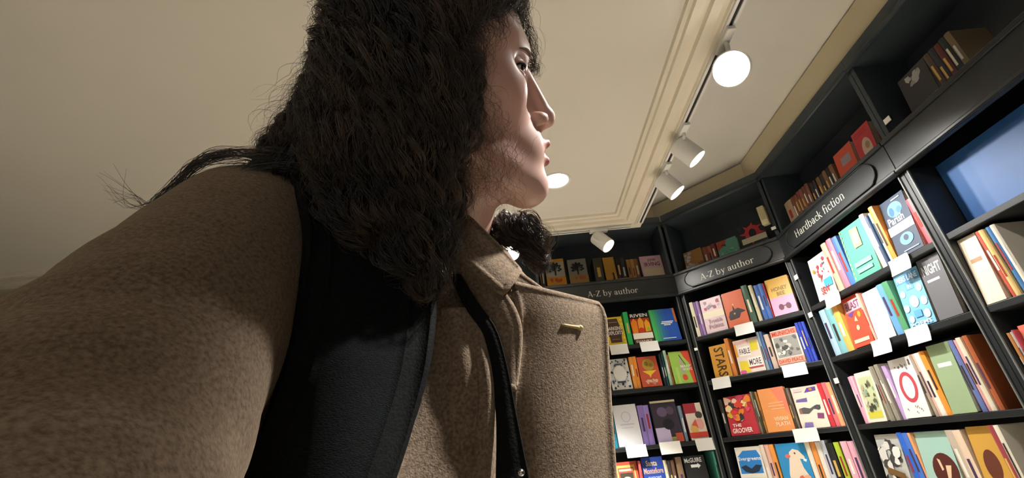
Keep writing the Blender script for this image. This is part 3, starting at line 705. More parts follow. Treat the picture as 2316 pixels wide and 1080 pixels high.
D['red_gold_frame'] = ('red book with gold frame and cream dome at the coat edge', 'b54a36', '8c3526', [('r', 0.1, 0.05, 0.9, 0.92, 'c9a05a'), ('r', 0.16, 0.1, 0.84, 0.86, 'b54a36'), ('r', 0.22, 0.1, 0.78, 0.74, '3c362c'), ('e', 0.5, 0.45, 0.28, 0.2, 'd9cf92'), ('r', 0.2, 0.78, 0.8, 0.83, 'e0cf9c')])
D['montefiore'] = ('royal blue paperback with orange and silver author lettering', '27408c', '1f3270', [('t', 'Santa', 0.2, 0.8, 0.72, 0.93, 'c9b48a'), ('t', 'Montefiore', 0.05, 0.63, 0.95, 0.76, 'c99a7a'), ('t', 'SHADOWS', 0.2, 0.5, 0.8, 0.57, 'a8b8d8'), ('t', 'OF', 0.42, 0.4, 0.58, 0.47, 'a8b8d8')])
D['mcguire'] = ('black cover with white name and white arrow', '2a2b2c', '1e1e1f', [('t', 'McGUIRE', 0.05, 0.84, 0.86, 0.95, 'e9eaea'), ('p', [(0.3, 0.72), (0.62, 0.72), (0.62, 0.69), (0.76, 0.755), (0.62, 0.82), (0.62, 0.79), (0.3, 0.79)], 'e4e6e8')])
D['brown_white'] = ('tan and pale grey leaf-pattern cover on the corner ledge', 'a8793f', '7c5a30', blobs(16, 21, ['b8b6b8', 'c9c2bc', 'a8a6aa'], 0.0, 0.5, 0.1, 0.95, 0.07, 0.14) + blobs(6, 22, ['8a5a38', 'b06a4a'], 0.3, 1.0, 0.0, 0.5, 0.06, 0.1))
D['fox_teal'] = ('teal cover with rust red fox shape on the corner ledge', '5f9c8a', '3c6a5e', [('p', [(0, 1), (0.55, 1.0), (0.36, 0.72), (0.1, 0.6), (0, 0.5)], 'a84a36'), ('p', [(0.2, 0.8), (0.45, 0.66), (0.42, 0.8)], '3a2c28')] + blobs(8, 9, ['86b59c', '4f8a78'], 0.1, 0.95, 0.05, 0.6, 0.06, 0.1))
D['red_creature'] = ('dark cover with red tentacled ring and cream band', '20222c', '8a3348', [('o', 0.52, 0.62, 0.3, 0.3, 0.16, 'c7343c')] + [('p', [(0.5 + 0.26 * math.cos(a), 0.62 + 0.26 * math.sin(a)), (0.5 + 0.5 * math.cos(a + 0.15), 0.62 + 0.4 * math.sin(a + 0.15)), (0.5 + 0.3 * math.cos(a + 0.4), 0.62 + 0.3 * math.sin(a + 0.4))], 'c03a48') for a in (0.4, 1.2, 2.0, 2.8, 3.6, 4.4, 5.2, 5.9)] + [('r', 0.05, 0.3, 1.0, 0.5, 'cfc6a4'), ('r', 0.0, 0.05, 0.3, 0.1, 'b04a6a'), ('r', 0, 0.14, 0.28, 0.19, 'b04a6a')])
D['pink_parade'] = ('pink and cream cover with grey-plum title, beside the orange cat cover', 'e9cdd2', 'c8a0b0', [('r', 0.0, 0.42, 1.0, 0.62, 'efe3c6')] + blobs(10, 12, ['a88a98', 'c9b4c0', 'b04a68', '9a8494'], 0.12, 0.9, 0.62, 0.94, 0.05, 0.1) + [('t', 'Trouble', 0.2, 0.27, 0.85, 0.38, 'b79aa4'), ('t', 'Politics', 0.18, 0.12, 0.85, 0.23, 'b79aa4')])
D['orange_cat'] = ('coral orange cover with crouching black cat', 'e0714c', 'c85c3c', [('p', [(0.1, 0.3), (0.2, 0.44), (0.4, 0.46), (0.62, 0.5), (0.9, 0.4), (0.95, 0.36), (0.72, 0.34), (0.6, 0.22), (0.3, 0.2), (0.12, 0.2)], '3c3436'), ('p', [(0.36, 0.44), (0.4, 0.6), (0.48, 0.48)], '3c3436'), ('e', 0.44, 0.62, 0.03, 0.03, 'f0c8a0'), ('e', 0.42, 0.36, 0.04, 0.025, 'f0b060')])
D['honey'] = ('yellow over pink cover with dark sunglasses', 'e9b64c', 'c04a5c', [('r', 0, 0.0, 1, 0.48, 'e0a6c8'), ('t', 'HONEY', 0.18, 0.64, 0.85, 0.75, '8a6a2c'), ('t', 'BEE', 0.36, 0.51, 0.7, 0.61, '8a6a2c'), ('e', 0.38, 0.2, 0.11, 0.08, '6a2a44'), ('e', 0.68, 0.2, 0.11, 0.08, '6a2a44'), ('r', 0.45, 0.21, 0.6, 0.235, '6a2a44')])
D['stars'] = ('golden cover with tall dark sideways lettering', 'd99a3a', 'b87a28', [('v', 'STARS', 0.25, 0.04, 0.8, 0.92, '4c3418')])
D['fable'] = ('white cover with yellow, pink and red title patches', 'ecd9cf', 'e0c0b0', [('r', 0.03, 0.86, 0.6, 0.97, 'e4b8b0'), ('p', [(0.62, 0.6), (0.92, 0.62), (0.95, 0.88), (0.66, 0.9)], 'e0cf3c'), ('p', [(0.05, 0.05), (0.45, 0.02), (0.4, 0.34), (0.08, 0.38)], 'e8d23c'), ('p', [(0, 0.5), (0.1, 0.52), (0.08, 0.9), (0, 0.9)], 'eca03c'), ('r', 0.16, 0.5, 0.62, 0.78, 'f6f2ee'), ('t', 'FABLE', 0.18, 0.56, 0.6, 0.72, '6a4a4c'), ('r', 0.42, 0.16, 0.95, 0.42, 'f6f2ee'), ('t', 'MORE', 0.46, 0.2, 0.92, 0.38, '6a4a4c'), ('e', 0.14, 0.05, 0.13, 0.05, 'e05a9c'), ('r', 0.4, 0.12, 0.96, 0.15, 'c8404c')])
D['munichs'] = ('pale cover with grey crowd photo between coral title bands', 'eadcd2', 'd8b0a0', [('r', 0, 0.82, 1, 0.98, 'e58a72'), ('t', 'MUNICHS', 0.06, 0.84, 0.94, 0.96, 'b83a2c'), ('r', 0.06, 0.24, 0.94, 0.8, '9c9a94')] + blobs(20, 31, ['6a6866', 'c9c6be', '504e4c', 'e4e0d8'], 0.07, 0.93, 0.26, 0.78, 0.05, 0.1) + [('r', 0, 0.04, 1, 0.2, 'eea48c'), ('t', 'DAVID PEACE', 0.05, 0.07, 0.95, 0.17, 'b8402e')])
D['jazz_red'] = ('busy red, yellow and black illustrated cover with white title', 'c23a44', '2e2a28', blobs(26, 41, ['e88a3c', 'd8506a', 'f0d8a0', 'e0483c', '3c3a3c', 'eac8b0', 'c9b83c'], 0.0, 1.0, 0.25, 1.0, 0.08, 0.16) + [('t', 'THE', 0.14, 0.21, 0.46, 0.29, 'f2ece4'), ('t', 'GROOVER', 0.1, 0.06, 0.82, 0.18, 'f2ece4')])
D['orange_plain'] = ('plain peach orange cover with pale lettering low right', 'eb9a5c', 'c97a3c', [('p', [(0.5, 1), (1, 1), (1, 0.3), (0.75, 0.6)], 'e88668'), ('r', 0.3, 0.64, 0.85, 0.66, 'f0b890'), ('r', 0.26, 0.57, 0.85, 0.59, 'f0b890'), ('r', 0.36, 0.5, 0.85, 0.52, 'f0b890'), ('t', 'VIVIAN', 0.36, 0.24, 0.86, 0.33, 'f6d8b8'), ('t', 'PLATH', 0.38, 0.12, 0.88, 0.21, 'f6d8b8')])
D['collage_white'] = ('cream cover with scattered torn photo collage pieces', 'efe4d2', 'dcccb8', [('p', [(0.46, 0.84), (0.9, 0.86), (0.92, 0.96), (0.6, 0.95)], '6a52a0'), ('e', 0.72, 0.91, 0.06, 0.03, 'e08a3c'), ('p', [(0.06, 0.64), (0.48, 0.62), (0.5, 0.72), (0.1, 0.7)], '7a68a8'), ('p', [(0.08, 0.36), (0.4, 0.34), (0.62, 0.44), (0.8, 0.42), (0.9, 0.52), (0.7, 0.52), (0.5, 0.46), (0.3, 0.5), (0.1, 0.48)], '5c5c5c'), ('o', 0.78, 0.47, 0.1, 0.06, 0.05, '4c5058'), ('p', [(0.08, 0.36), (0.2, 0.36), (0.18, 0.47), (0.09, 0.47)], 'a06a60'), ('p', [(0.66, 0.22), (0.88, 0.2), (0.92, 0.32), (0.7, 0.34)], '8a4a78'), ('p', [(0.1, 0.04), (0.42, 0.02), (0.44, 0.14), (0.16, 0.15)], '8a7ab8'), ('r', 0.08, 0.88, 0.4, 0.95, 'd8c8cc')])
D['evergreen'] = ('white-edged cover with bright blue panel and dark bird wings', 'f0ece0', 'd8d4c8', [('p', [(0.06, 0.44), (0.92, 0.44), (0.94, 0.8), (0.84, 0.92), (0.3, 0.92), (0.06, 0.8)], '3a8ad8'), ('t', 'Evergreens', 0.06, 0.69, 0.94, 0.79, 'eef4f8'), ('p', [(0.1, 0.58), (0.3, 0.62), (0.5, 0.54), (0.7, 0.62), (0.92, 0.6), (0.76, 0.48), (0.5, 0.44), (0.24, 0.48)], '2c3c50'), ('r', 0.04, 0.2, 0.94, 0.36, 'e6e2c0'), ('r', 0.06, 0.06, 0.9, 0.16, '6ab0e0')])
D['blue_parrot'] = ('sky blue cover with large cream bird and coral feathers', '3a94cc', '2c78b0', [('p', [(0.2, 0.0), (0.24, 0.4), (0.34, 0.62), (0.42, 0.82), (0.56, 0.88), (0.74, 0.84), (0.88, 0.72), (0.88, 0.66), (0.72, 0.68), (0.76, 0.5), (0.9, 0.3), (1.0, 0.2), (1.0, 0.0)], 'f0dcc6'), ('e', 0.34, 0.74, 0.09, 0.04, 'e07a70'), ('p', [(0.84, 0.68), (0.94, 0.66), (0.9, 0.61), (0.82, 0.64)], 'f6f2ec'), ('e', 0.6, 0.79, 0.03, 0.02, '6a4a3c')] + blobs(16, 51, ['e28a6c', 'd8704c', 'f0b090'], 0.22, 0.98, 0.0, 0.36, 0.06, 0.12) + [('t', 'THE', 0.36, 0.06, 0.64, 0.15, 'f6efe6')])
D['orange_hand'] = ('orange-red cover with grey block and black letters on the ledge', 'd4543a', 'a83e2c', [('r', 0.3, 0.5, 0.8, 0.75, '9a8a92'), ('t', 'NAND', 0.2, 0.04, 0.9, 0.22, '2a1c1a')])
D['red_portrait'] = ('crimson cover with pale portrait head on the ledge', 'c93c44', 'a42c34', [('e', 0.56, 0.38, 0.26, 0.3, 'cfae94'), ('p', [(0.4, 0.05), (0.8, 0.05), (0.72, 0.2), (0.5, 0.2)], '3a2420'), ('e', 0.62, 0.46, 0.12, 0.1, 'a8846c'), ('r', 0.1, 0.8, 0.8, 0.83, 'b03038'), ('r', 0.1, 0.88, 0.8, 0.91, 'b03038')])
D['sew_white'] = ('white cover with tumbling red, blue and black letters', 'efece4', 'd8d4c8', blobs(14, 61, ['c0585c', '8a868a', 'b04a50', '6a6668'], 0.3, 0.95, 0.45, 0.95, 0.03, 0.08) + [('e', 0.2, 0.68, 0.06, 0.05, 'e89a2c'), ('r', 0.55, 0.22, 0.95, 0.4, '4aa8d8'), ('t', 'SEW', 0.3, 0.1, 0.75, 0.26, 'b0343c'), ('p', [(0.4, 0.3), (0.55, 0.5), (0.48, 0.52)], 'c0484c')])
D['teal_portrait'] = ('sea green hardback with gold dotted edge and framed portrait', '5aa890', '3a78b0', [('e', 0.05, 0.06 + 0.09 * k, 0.025, 0.02, 'd8c878') for k in range(11)] + [('r', 0.42, 0.54, 0.72, 0.9, 'c09a80'), ('e', 0.57, 0.72, 0.1, 0.12, 'ead0b8'), ('r', 0.2, 0.22, 0.86, 0.3, '86ccb4'), ('r', 0.24, 0.1, 0.82, 0.17, '86ccb4')])
D['parish'] = ('dark blue cover with pale blue rock shapes and white title band', '39465a', '2a3444', [('e', 0.5, 0.78, 0.3, 0.13, '6aa4d0'), ('e', 0.36, 0.76, 0.1, 0.08, '3c6a98'), ('e', 0.66, 0.74, 0.1, 0.06, '4a7aa8'), ('t', 'Parish', 0.1, 0.55, 0.75, 0.68, 'eef0f2'), ('r', 0.0, 0.38, 1.0, 0.53, 'f4f4f2'), ('e', 0.55, 0.24, 0.26, 0.1, '6aa4d0'), ('e', 0.55, 0.26, 0.1, 0.05, '39465a'), ('r', 0.5, 0.93, 0.85, 0.95, 'b8c4d0'), ('r', 0.3, 0.05, 0.9, 0.07, '8a98a8')])
D['blast'] = ('tomato red cover with lilac title band', 'd9543e', 'b03a2c', [('r', 0.08, 0.7, 0.9, 0.92, 'd8b4c4'), ('t', 'BLAST', 0.12, 0.73, 0.86, 0.89, '7a3a4c'), ('p', [(0.1, 0.66), (0.5, 0.7), (0.3, 0.58)], '6a4a8c'), ('e', 0.7, 0.6, 0.08, 0.06, 'f0a03c'), ('p', [(0.4, 0.5), (0.5, 0.6), (0.56, 0.48)], 'f0d0a0'), ('e', 0.48, 0.36, 0.08, 0.05, 'f0d0a0'), ('r', 0.1, 0.08, 0.86, 0.15, 'f0c8b0')])
D['white_blank'] = ('blank glaring white cover beside the tomato red one', 'f4f2ee', 'e8e0d8', [('r', 0.3, 0.6, 0.7, 0.615, 'e6e4e2')])
D['blue_dots'] = ('pale blue cover with white dots and block capitals', '7cb8d8', '5a98c0', [('r', 0.03, 0.8, 0.97, 0.96, '5c9ccc'), ('t', 'PIERS LANE', 0.07, 0.83, 0.93, 0.93, 'eef4f8'), ('r', 0.34, 0.66, 0.66, 0.78, '6aaad4'), ('t', 'IN', 0.42, 0.68, 0.58, 0.76, 'eef4f8')] + [('e', x, z, rx, rx * 0.62, 'e2f0f6') for x, z, rx in ((0.16, 0.62, 0.1), (0.84, 0.64, 0.11), (0.5, 0.44, 0.17), (0.86, 0.4, 0.12), (0.14, 0.36, 0.11), (0.2, 0.16, 0.1), (0.82, 0.18, 0.12))] + [('r', 0.36, 0.16, 0.64, 0.28, '62a4d0'), ('t', 'POEMS', 0.1, 0.02, 0.9, 0.09, 'e2eef6')])
D['grey_face'] = ('dark grey cover with white lettering at the right frame edge', '6a6a6e', '4a4a4e', [('t', 'NIGHT', 0.1, 0.72, 0.9, 0.88, 'f0f0f0'), ('r', 0.15, 0.6, 0.7, 0.64, 'd8d8d8')])
D['green_illus'] = ('cream cover with engraved green and grey figure scene', 'ecead6', 'd8b0c0', [('r', 0.12, 0.06, 0.9, 0.9, 'cdd6a8'), ('r', 0.14, 0.08, 0.88, 0.2, 'd8cf4a')] + blobs(18, 71, ['6a6a58', '8fae9c', 'b9b49a', '4c4c42', 'e4dccc'], 0.14, 0.88, 0.2, 0.88, 0.05, 0.12))
D['red_ring'] = ('white cover with big red ring', 'f2eeea', 'c8b0d8', [('o', 0.52, 0.5, 0.34, 0.26, 0.12, 'c8505a'), ('t', 'circle', 0.36, 0.46, 0.68, 0.55, 'c08088')][:1] + blobs(10, 81, ['6a6460', '9a9490'], 0.2, 0.9, 0.76, 0.95, 0.02, 0.05) + blobs(5, 82, ['7a7470'], 0.1, 0.95, 0.05, 0.24, 0.015, 0.03))
D['bw_photo'] = ('black and white photo cover with brown sash', 'c8c8c4', '3a3a3a', blobs(24, 91, ['2c2c2c', '4c4c4a', '8a8a86', 'e6e4de', 'f2f0ea'], 0.0, 1.0, 0.0, 1.0, 0.08, 0.18) + [('p', [(0.2, 0.36), (0.9, 0.26), (0.9, 0.36), (0.25, 0.46)], '7a5c34')])
D['teal_oval'] = ('pale teal cover with dark brown oval', 'a8cfc4', '88b0a4', [('e', 0.62, 0.42, 0.36, 0.26, '5a2c26'), ('p', [(0.46, 0.6), (0.54, 0.58), (0.58, 0.44), (0.52, 0.42)], 'e8c8a8'), ('p', [(0.66, 0.5), (0.82, 0.5), (0.7, 0.3), (0.62, 0.32)], 'e8c8a8'), ('r', 0.0, 0.0, 1.0, 0.12, 'f0e8d8')])
D['dark_cloud'] = ('charcoal cover with pale torn cloud and lime foot, ledge at right edge', '3a383a', '2a282a', blobs(9, 95, ['b8b8b4', '9a9a98'], 0.25, 0.8, 0.66, 0.98, 0.06, 0.14) + [('r', 0, 0, 1, 0.07, 'c8cf7a'), ('t', 'OUIE', 0.5, 0.1, 0.98, 0.24, 'b8b05a')])
D['plain_cream'] = ('cream cover past the right frame edge', 'e8dcc4', 'd0c4ac', [('r', 0.2, 0.6, 0.8, 0.66, 'b08a6a')])
D['plain_coral'] = ('coral cover past the right frame edge', 'd8705c', 'b8503c', [('r', 0.2, 0.7, 0.8, 0.76, 'f0d8c8')])
D['plain_green'] = ('sage green cover right of the orange spine', '9ab08a', '7a906a', [('r', 0.2, 0.66, 0.8, 0.72, 'f0ece0')])
D['plain_mustard'] = ('mustard cover right of the teal oval one', 'd0a048', 'b08030', [('e', 0.5, 0.5, 0.28, 0.2, '6a3a2c')])
D['plain_blue'] = ('slate blue cover past the right frame edge', '5a7aa0', '4a6a90', [('e', 0.5, 0.5, 0.3, 0.2, 'e0e4e8')])

CNAMES = [('black', (40, 40, 40)), ('white', (240, 238, 232)), ('cream', (232, 218, 190)), ('grey', (150, 148, 140)), ('dark brown', (80, 58, 44)), ('brown', (128, 84, 62)), ('tan', (176, 150, 112)),
          ('red', (200, 64, 68)), ('rust', (150, 80, 66)), ('orange', (240, 158, 66)), ('amber', (170, 122, 62)), ('pink', (240, 176, 196)), ('coral pink', (230, 128, 132)), ('peach', (240, 176, 128)),
          ('green', (60, 176, 92)), ('grey-green', (84, 112, 90)), ('pale green', (170, 205, 176)), ('lime green', (184, 208, 64)), ('teal', (84, 168, 150)), ('sky blue', (110, 168, 210)), ('pale blue', (168, 200, 220)),
          ('blue', (70, 98, 200)), ('navy', (46, 64, 92)), ('purple', (146, 122, 192)), ('lilac', (200, 168, 220)), ('olive', (74, 70, 50))]
def cname(hx):
    c = [int(hx[i:i + 2], 16) for i in (0, 2, 4)]
    return min(CNAMES, key=lambda n: sum((a - d) ** 2 for a, d in zip(n[1], c)))[0]
SETBACKS = {'A': 0.09, 'B': 0.09, 'C': 0.05, 'D': 0.05}
def book(u, row, kind, a, c, h, x, order):
    o, tx, ny, r = unit_frame(u); z = ROW_Z[row] + 0.0004
    rr = random.Random(hash((u, row, round(a * 1000))) & 0xffff if False else int(a * 10000) + row * 37 + ord(u))
    inset = rr.uniform(0.006, 0.02) if kind == 'S' else rr.uniform(0.004, 0.008)
    if row == 0:
        SETBACK = SETBACKS[u]; d = abs(o @ ny); tc = -(o @ tx); k = 1 + SETBACK / d
        a, c = tc + (a - tc) * k, tc + (c - tc) * k
        h = (h + Z_LEDGE - 1.25) * k - (Z_LEDGE - 1.25); inset = SETBACK
        a = max(a, 0.0235); c = min(c, UNIT[u][2] - 0.024)
        if c - a < 0.006: return
    h = round(h, 4)
    w, p = c - a - 0.0006, o + tx * a + ny * inset
    where = ROW_NAME[row] + ', ' + UNIT_NAME[u]
    cov = 0.0022
    if kind == 'F':
        label, colr, spine, art = D[x]
        t = thing('book', label + ', ' + UNIT_NAME[u], 'book', (p[0], p[1], z), r, 'books facing out on the bookcases')
        th = rr.uniform(0.02, 0.032); lean = math.radians(rr.uniform(4, 7)) if row else math.radians(5)
        piv = bpy.data.objects  # lean is baked into the vertices
        def L(v):
            x_, y_, z_ = v
            return (x_, y_ * math.cos(lean) + z_ * math.sin(lean), -y_ * math.sin(lean) + z_ * math.cos(lean) + th * math.sin(lean))
        m = MB()
        m.box(0, w, 0, cov, 0, h); m.box(0, w, th - cov, th, 0, h); m.box(0, cov, cov, th - cov, 0, h)
        m.V = [L(v) for v in m.V]
        m.M = [0] * 12 + [1] * 6
        m.build('cover', [mat('#' + colr, 0.4, 0.4), mat('#' + spine, 0.4, 0.4)], t)
        m = MB(); m.box(cov, w - 0.004, cov, th - cov, 0.003, h - 0.003); m.V = [L(v) for v in m.V]; m.build('page_block', M_PAPER, t)
        if art:
            ob = art_mesh('cover_print', art, w, h, 0.0, t)
            for v in ob.data.vertices: v.co = L(v.co)
    else:
        nm = cname(x)
        t = thing('book', '%s book spine, %s book from the left, %s' % (nm, ORD[order], where), 'book', (p[0], p[1], z), r, 'books standing spine out')
        dp = rr.uniform(0.125, 0.15); tilt = math.radians(rr.uniform(-0.5, 0.5)) if w > 0.012 else 0
        h *= rr.uniform(0.97, 1.0)
        m = MB(); cv = min(0.0018, w * 0.15)
        seg = 6; prof = [(w * k / seg, -0.004 * math.sin(math.pi * k / seg)) for k in range(seg + 1)]
        pts = prof + [(w, dp), (w - cv, dp), (w - cv, 0.004), (cv, 0.004), (cv, dp), (0, dp)]
        m.prism(pts[::1], (0, 0, h), (0, 0, 0), (1, 0, 0), (0, 1, 0)); m.build('cover', mat('#' + x, 0.4, 0.4), t)
        m = MB(); m.box(cv, w - cv, 0.0045, dp - 0.004, 0.003, h - 0.003); m.build('page_block', M_PAPER, t)
        # bands printed on the spine
        cc = [int(x[i:i + 2], 16) for i in (0, 2, 4)]; dark = sum(cc) < 330
        ink = rr.choice(['e8e0cc', 'd8b060', 'c9c9c4'] if dark else ['3a3434', 'f2ece0', '4a3a5a', 'a03a34'])
        m = MB(); z0 = rr.uniform(0.25, 0.4); bands = [(z0, z0 + rr.uniform(0.25, 0.42))]
        for b0, b1 in bands:
            x0, x1 = (0.32, 0.68) if b1 - b0 > 0.2 else (0.15, 0.85)
            V = []
            for k in range(5):
                q = x0 + (x1 - x0) * k / 4; yy = -0.004 * math.sin(math.pi * q) - 0.0007
                V += [(q * w, yy, b0 * h), (q * w, yy, b1 * h)]
            m.add(V, [(2 * k, 2 * k + 2, 2 * k + 3, 2 * k + 1) for k in range(4)])
        m.build('spine_print', mat('#' + ink, 0.5, 0.3), t)
order = {}
for rec in BOOKS:
    key = rec[:2]; order[key] = order.get(key, 0) + 1
    book(*rec, order[key])
# flat-lying books on the back ledge
o, tx, ny, r = unit_frame('A')
for lb, a, c, dy, colr, hh in (('thin yellow book lying flat in front of the grey tree cover', 0.315, 0.50, 0.02, 'c9983a', 0.016), ('small orange book lying flat before the dark spines', 0.575, 0.66, 0.02, 'b88a4c', 0.02)):
    p = o + tx * a + ny * dy
    t = thing('book', lb, 'book', (p[0], p[1], Z_LEDGE + 0.0004), r, 'books lying flat on the back ledge'); w = c - a
    m = MB(); m.box(0, w, 0, 0.06, 0, 0.002); m.box(0, w, 0, 0.06, hh - 0.002, hh); m.box(0, w, 0, 0.002, 0.002, hh - 0.002); m.build('cover', mat('#' + colr, 0.45, 0.4), t)
    m = MB(); m.box(0.003, w - 0.003, 0.0025, 0.057, 0.0025, hh - 0.0025); m.build('page_block', M_PAPER, t)
# blue panel in the next bay
o, tx, ny, r = unit_frame('D'); p = o + tx * 0.032 + ny * 0.10
t = thing('display_panel', 'plain blue panel standing behind the grey post at the right edge', 'panel', (p[0], p[1], 1.8525), r)
m = MB(); m.box(0, 0.83, 0, 0.012, 0, 0.285, bev=0.002); m.build('panel_board', noise_mat('blue_board', '#2b5a96', '#3a6aa8', 3.0, rough=0.45), t)
m = MB(); m.box(0.02, 0.81, 0.013, 0.05, 0, 0.012); m.build('panel_foot', M_BLACK, t)
# cream box fixed to the corner upright, small labels on the uprights
o, tx, ny, r = unit_frame('B')
p = o + tx * 0.655 - ny * 0.002
t = thing('alarm_box', 'cream plastic box fixed upright above the corner ledge', 'box', (p[0], p[1], 2.395), r)
m = MB(); m.box(-0.02, 0.022, -0.03, 0.012, 0, 0.125, bev=0.006); auto_smooth(m.build('case', mat('#c9bf98', 0.45, 0.4), t), 30)
m = MB(); m.box(-0.012, 0.014, -0.0315, -0.0302, 0.03, 0.10); m.build('case_front', mat('#b8ae88', 0.5, 0.4), t)
LABELS = [('B', 0.683, 2.352, 'small white label on the corner upright above the ledge', 0.016), ('C', 0.014, 2.02, 'small white label high on the upright left of the white lettered cover', 0.022),
          ('C', 0.012, 1.80, 'small white label on the upright beside the pale blue spines', 0.022), ('C', 0.016, 1.45, 'small white label on the upright beside the pink spines', 0.022),
          ('D', 0.06, 2.352, 'small grey label on the ledge wall right of the crimson cover', 0.03), ('B', 0.014, 1.77, 'tiny cream label low on the left upright of the corner bookcase', 0.014)]
for u, a, z, lb, s in LABELS:
    s = s * 1.5 if s < 0.03 else s
    o, tx, ny, r = unit_frame(u); p = o + tx * a - ny * 0.0085
    t = thing('shelf_label', lb, 'label', (p[0], p[1], z), r, 'small labels on the uprights')
    m = MB(); m.box(-s * 0.55, s * 0.55, 0, 0.0018, 0, s * 0.8, bev=0.0004); m.build('label_plate', M_CARD, t)
    m = MB(); m.box(-s * 0.6, s * 0.6, 0.002, 0.0085, -0.002, s * 0.8 + 0.002); m.build('holder', M_BLACK, t)

# ================================================================== the person
def W3(p):                       # camera-axis metres -> room coordinates
    p = np.asarray(p, float); return p @ R3.T + CAM
def PX(px, py, d):               # a point d metres deep along the lens axis, sighted at photo position px, py
    return np.array([(px - 1158.0) / 1024.0 * d, -(py - 540.0) / 1024.0 * d, d])
def surface_nets(F, org, step):
    """iso-surface F=0 of a sampled field as a quad mesh"""
    ins = F < 0
    nx, ny, nz = F.shape
    cnt = np.zeros((nx - 1, ny - 1, nz - 1), np.int8)
    for i in (0, 1):
        for j in (0, 1):
            for k in (0, 1): cnt += ins[i:nx - 1 + i, j:ny - 1 + j, k:nz - 1 + k]
    act = (cnt > 0) & (cnt < 8)
    I = np.argwhere(act); idx = -np.ones(act.shape, np.int64); idx[act] = np.arange(len(I))
    pos = np.zeros((len(I), 3)); num = np.zeros(len(I))
    cor = [(i, j, k) for i in (0, 1) for j in (0, 1) for k in (0, 1)]
    val = {c: F[I[:, 0] + c[0], I[:, 1] + c[1], I[:, 2] + c[2]] for c in cor}
    for a in cor:
        for ax in range(3):
            if a[ax] == 0:
                c = list(a); c[ax] = 1; c = tuple(c)
                va, vb = val[a], val[c]; m = (va < 0) != (vb < 0)
                t = np.where(m, va / np.where(m, va - vb, 1), 0)
                q = np.tile(np.array(a, float), (len(I), 1)); q[:, ax] += t
                pos += q * m[:, None]; num += m
    V = (I + pos / num[:, None]) * step + org
    faces = []
    for ax in range(3):
        o1, o2 = [(1, 2), (2, 0), (0, 1)][ax]
        sl0 = [slice(None)] * 3; sl1 = [slice(None)] * 3; sl0[ax] = slice(0, -1); sl1[ax] = slice(1, None)
        e = ins[tuple(sl0)] != ins[tuple(sl1)]
        E = np.argwhere(e)
        ok = (E[:, o1] > 0) & (E[:, o2] > 0) & (E[:, o1] < F.shape[o1] - 1) & (E[:, o2] < F.shape[o2] - 1); E = E[ok]
        def cell(d1, d2):
            c = E.copy(); c[:, o1] -= d1; c[:, o2] -= d2; return idx[c[:, 0], c[:, 1], c[:, 2]]
        q = np.stack([cell(1, 1), cell(0, 1), cell(0, 0), cell(1, 0)], 1)
        flip = ~ins[E[:, 0], E[:, 1], E[:, 2]]
        q[flip] = q[flip][:, ::-1]
        faces.append(q)
    Fc = np.concatenate(faces); Fc = Fc[(Fc >= 0).all(1)]
    return V, Fc
def grid(lo, hi, step):
    n = [int((b - a) / step) + 1 for a, b in zip(lo, hi)]
    ax = [np.arange(k, dtype=np.float32) * step + a for k, a in zip(n, lo)]
    return np.meshgrid(*ax, indexing='ij')
def smin(a, b, k):
    h = np.clip(0.5 + 0.5 * (b - a) / k, 0, 1); return b * (1 - h) + a * h - k * h * (1 - h)
def smax(a, b, k): return -smin(-a, -b, k)
def sd_ell(X, Y, Z, c, r):
    x, y, z = (X - c[0]) / r[0], (Y - c[1]) / r[1], (Z - c[2]) / r[2]
    k0 = np.sqrt(x * x + y * y + z * z) + 1e-9
    k1 = np.sqrt((x / r[0]) ** 2 + (y / r[1]) ** 2 + (z / r[2]) ** 2) + 1e-9
    return k0 * (k0 - 1) / k1
def sd_cap(X, Y, Z, a, b, ra, rb=None):
    rb = ra if rb is None else rb
    a = np.asarray(a, float); b = np.asarray(b, float); d = b - a; L = d @ d + 1e-12
    t = np.clip(((X - a[0]) * d[0] + (Y - a[1]) * d[1] + (Z - a[2]) * d[2]) / L, 0, 1)
    return np.sqrt((X - a[0] - t * d[0]) ** 2 + (Y - a[1] - t * d[1]) ** 2 + (Z - a[2] - t * d[2]) ** 2) - (ra + (rb - ra) * t)
def fast_mesh(name, V, Fc, material, parent, origin=(0, 0, 0), smooth=True):
    V = np.asarray(V, np.float32) - np.asarray(origin, np.float32); Fc = np.asarray(Fc, np.int32)
    me = bpy.data.meshes.new(name); k = Fc.shape[1]
    me.vertices.add(len(V)); me.vertices.foreach_set('co', V.ravel())
    me.loops.add(Fc.size); me.loops.foreach_set('vertex_index', Fc.ravel())
    me.polygons.add(len(Fc)); me.polygons.foreach_set('loop_start', np.arange(len(Fc), dtype=np.int32) * k)
    me.update(calc_edges=True); me.validate()
    if material is not None: me.materials.append(material)
    if smooth: me.shade_smooth()
    return link(name, me, parent)

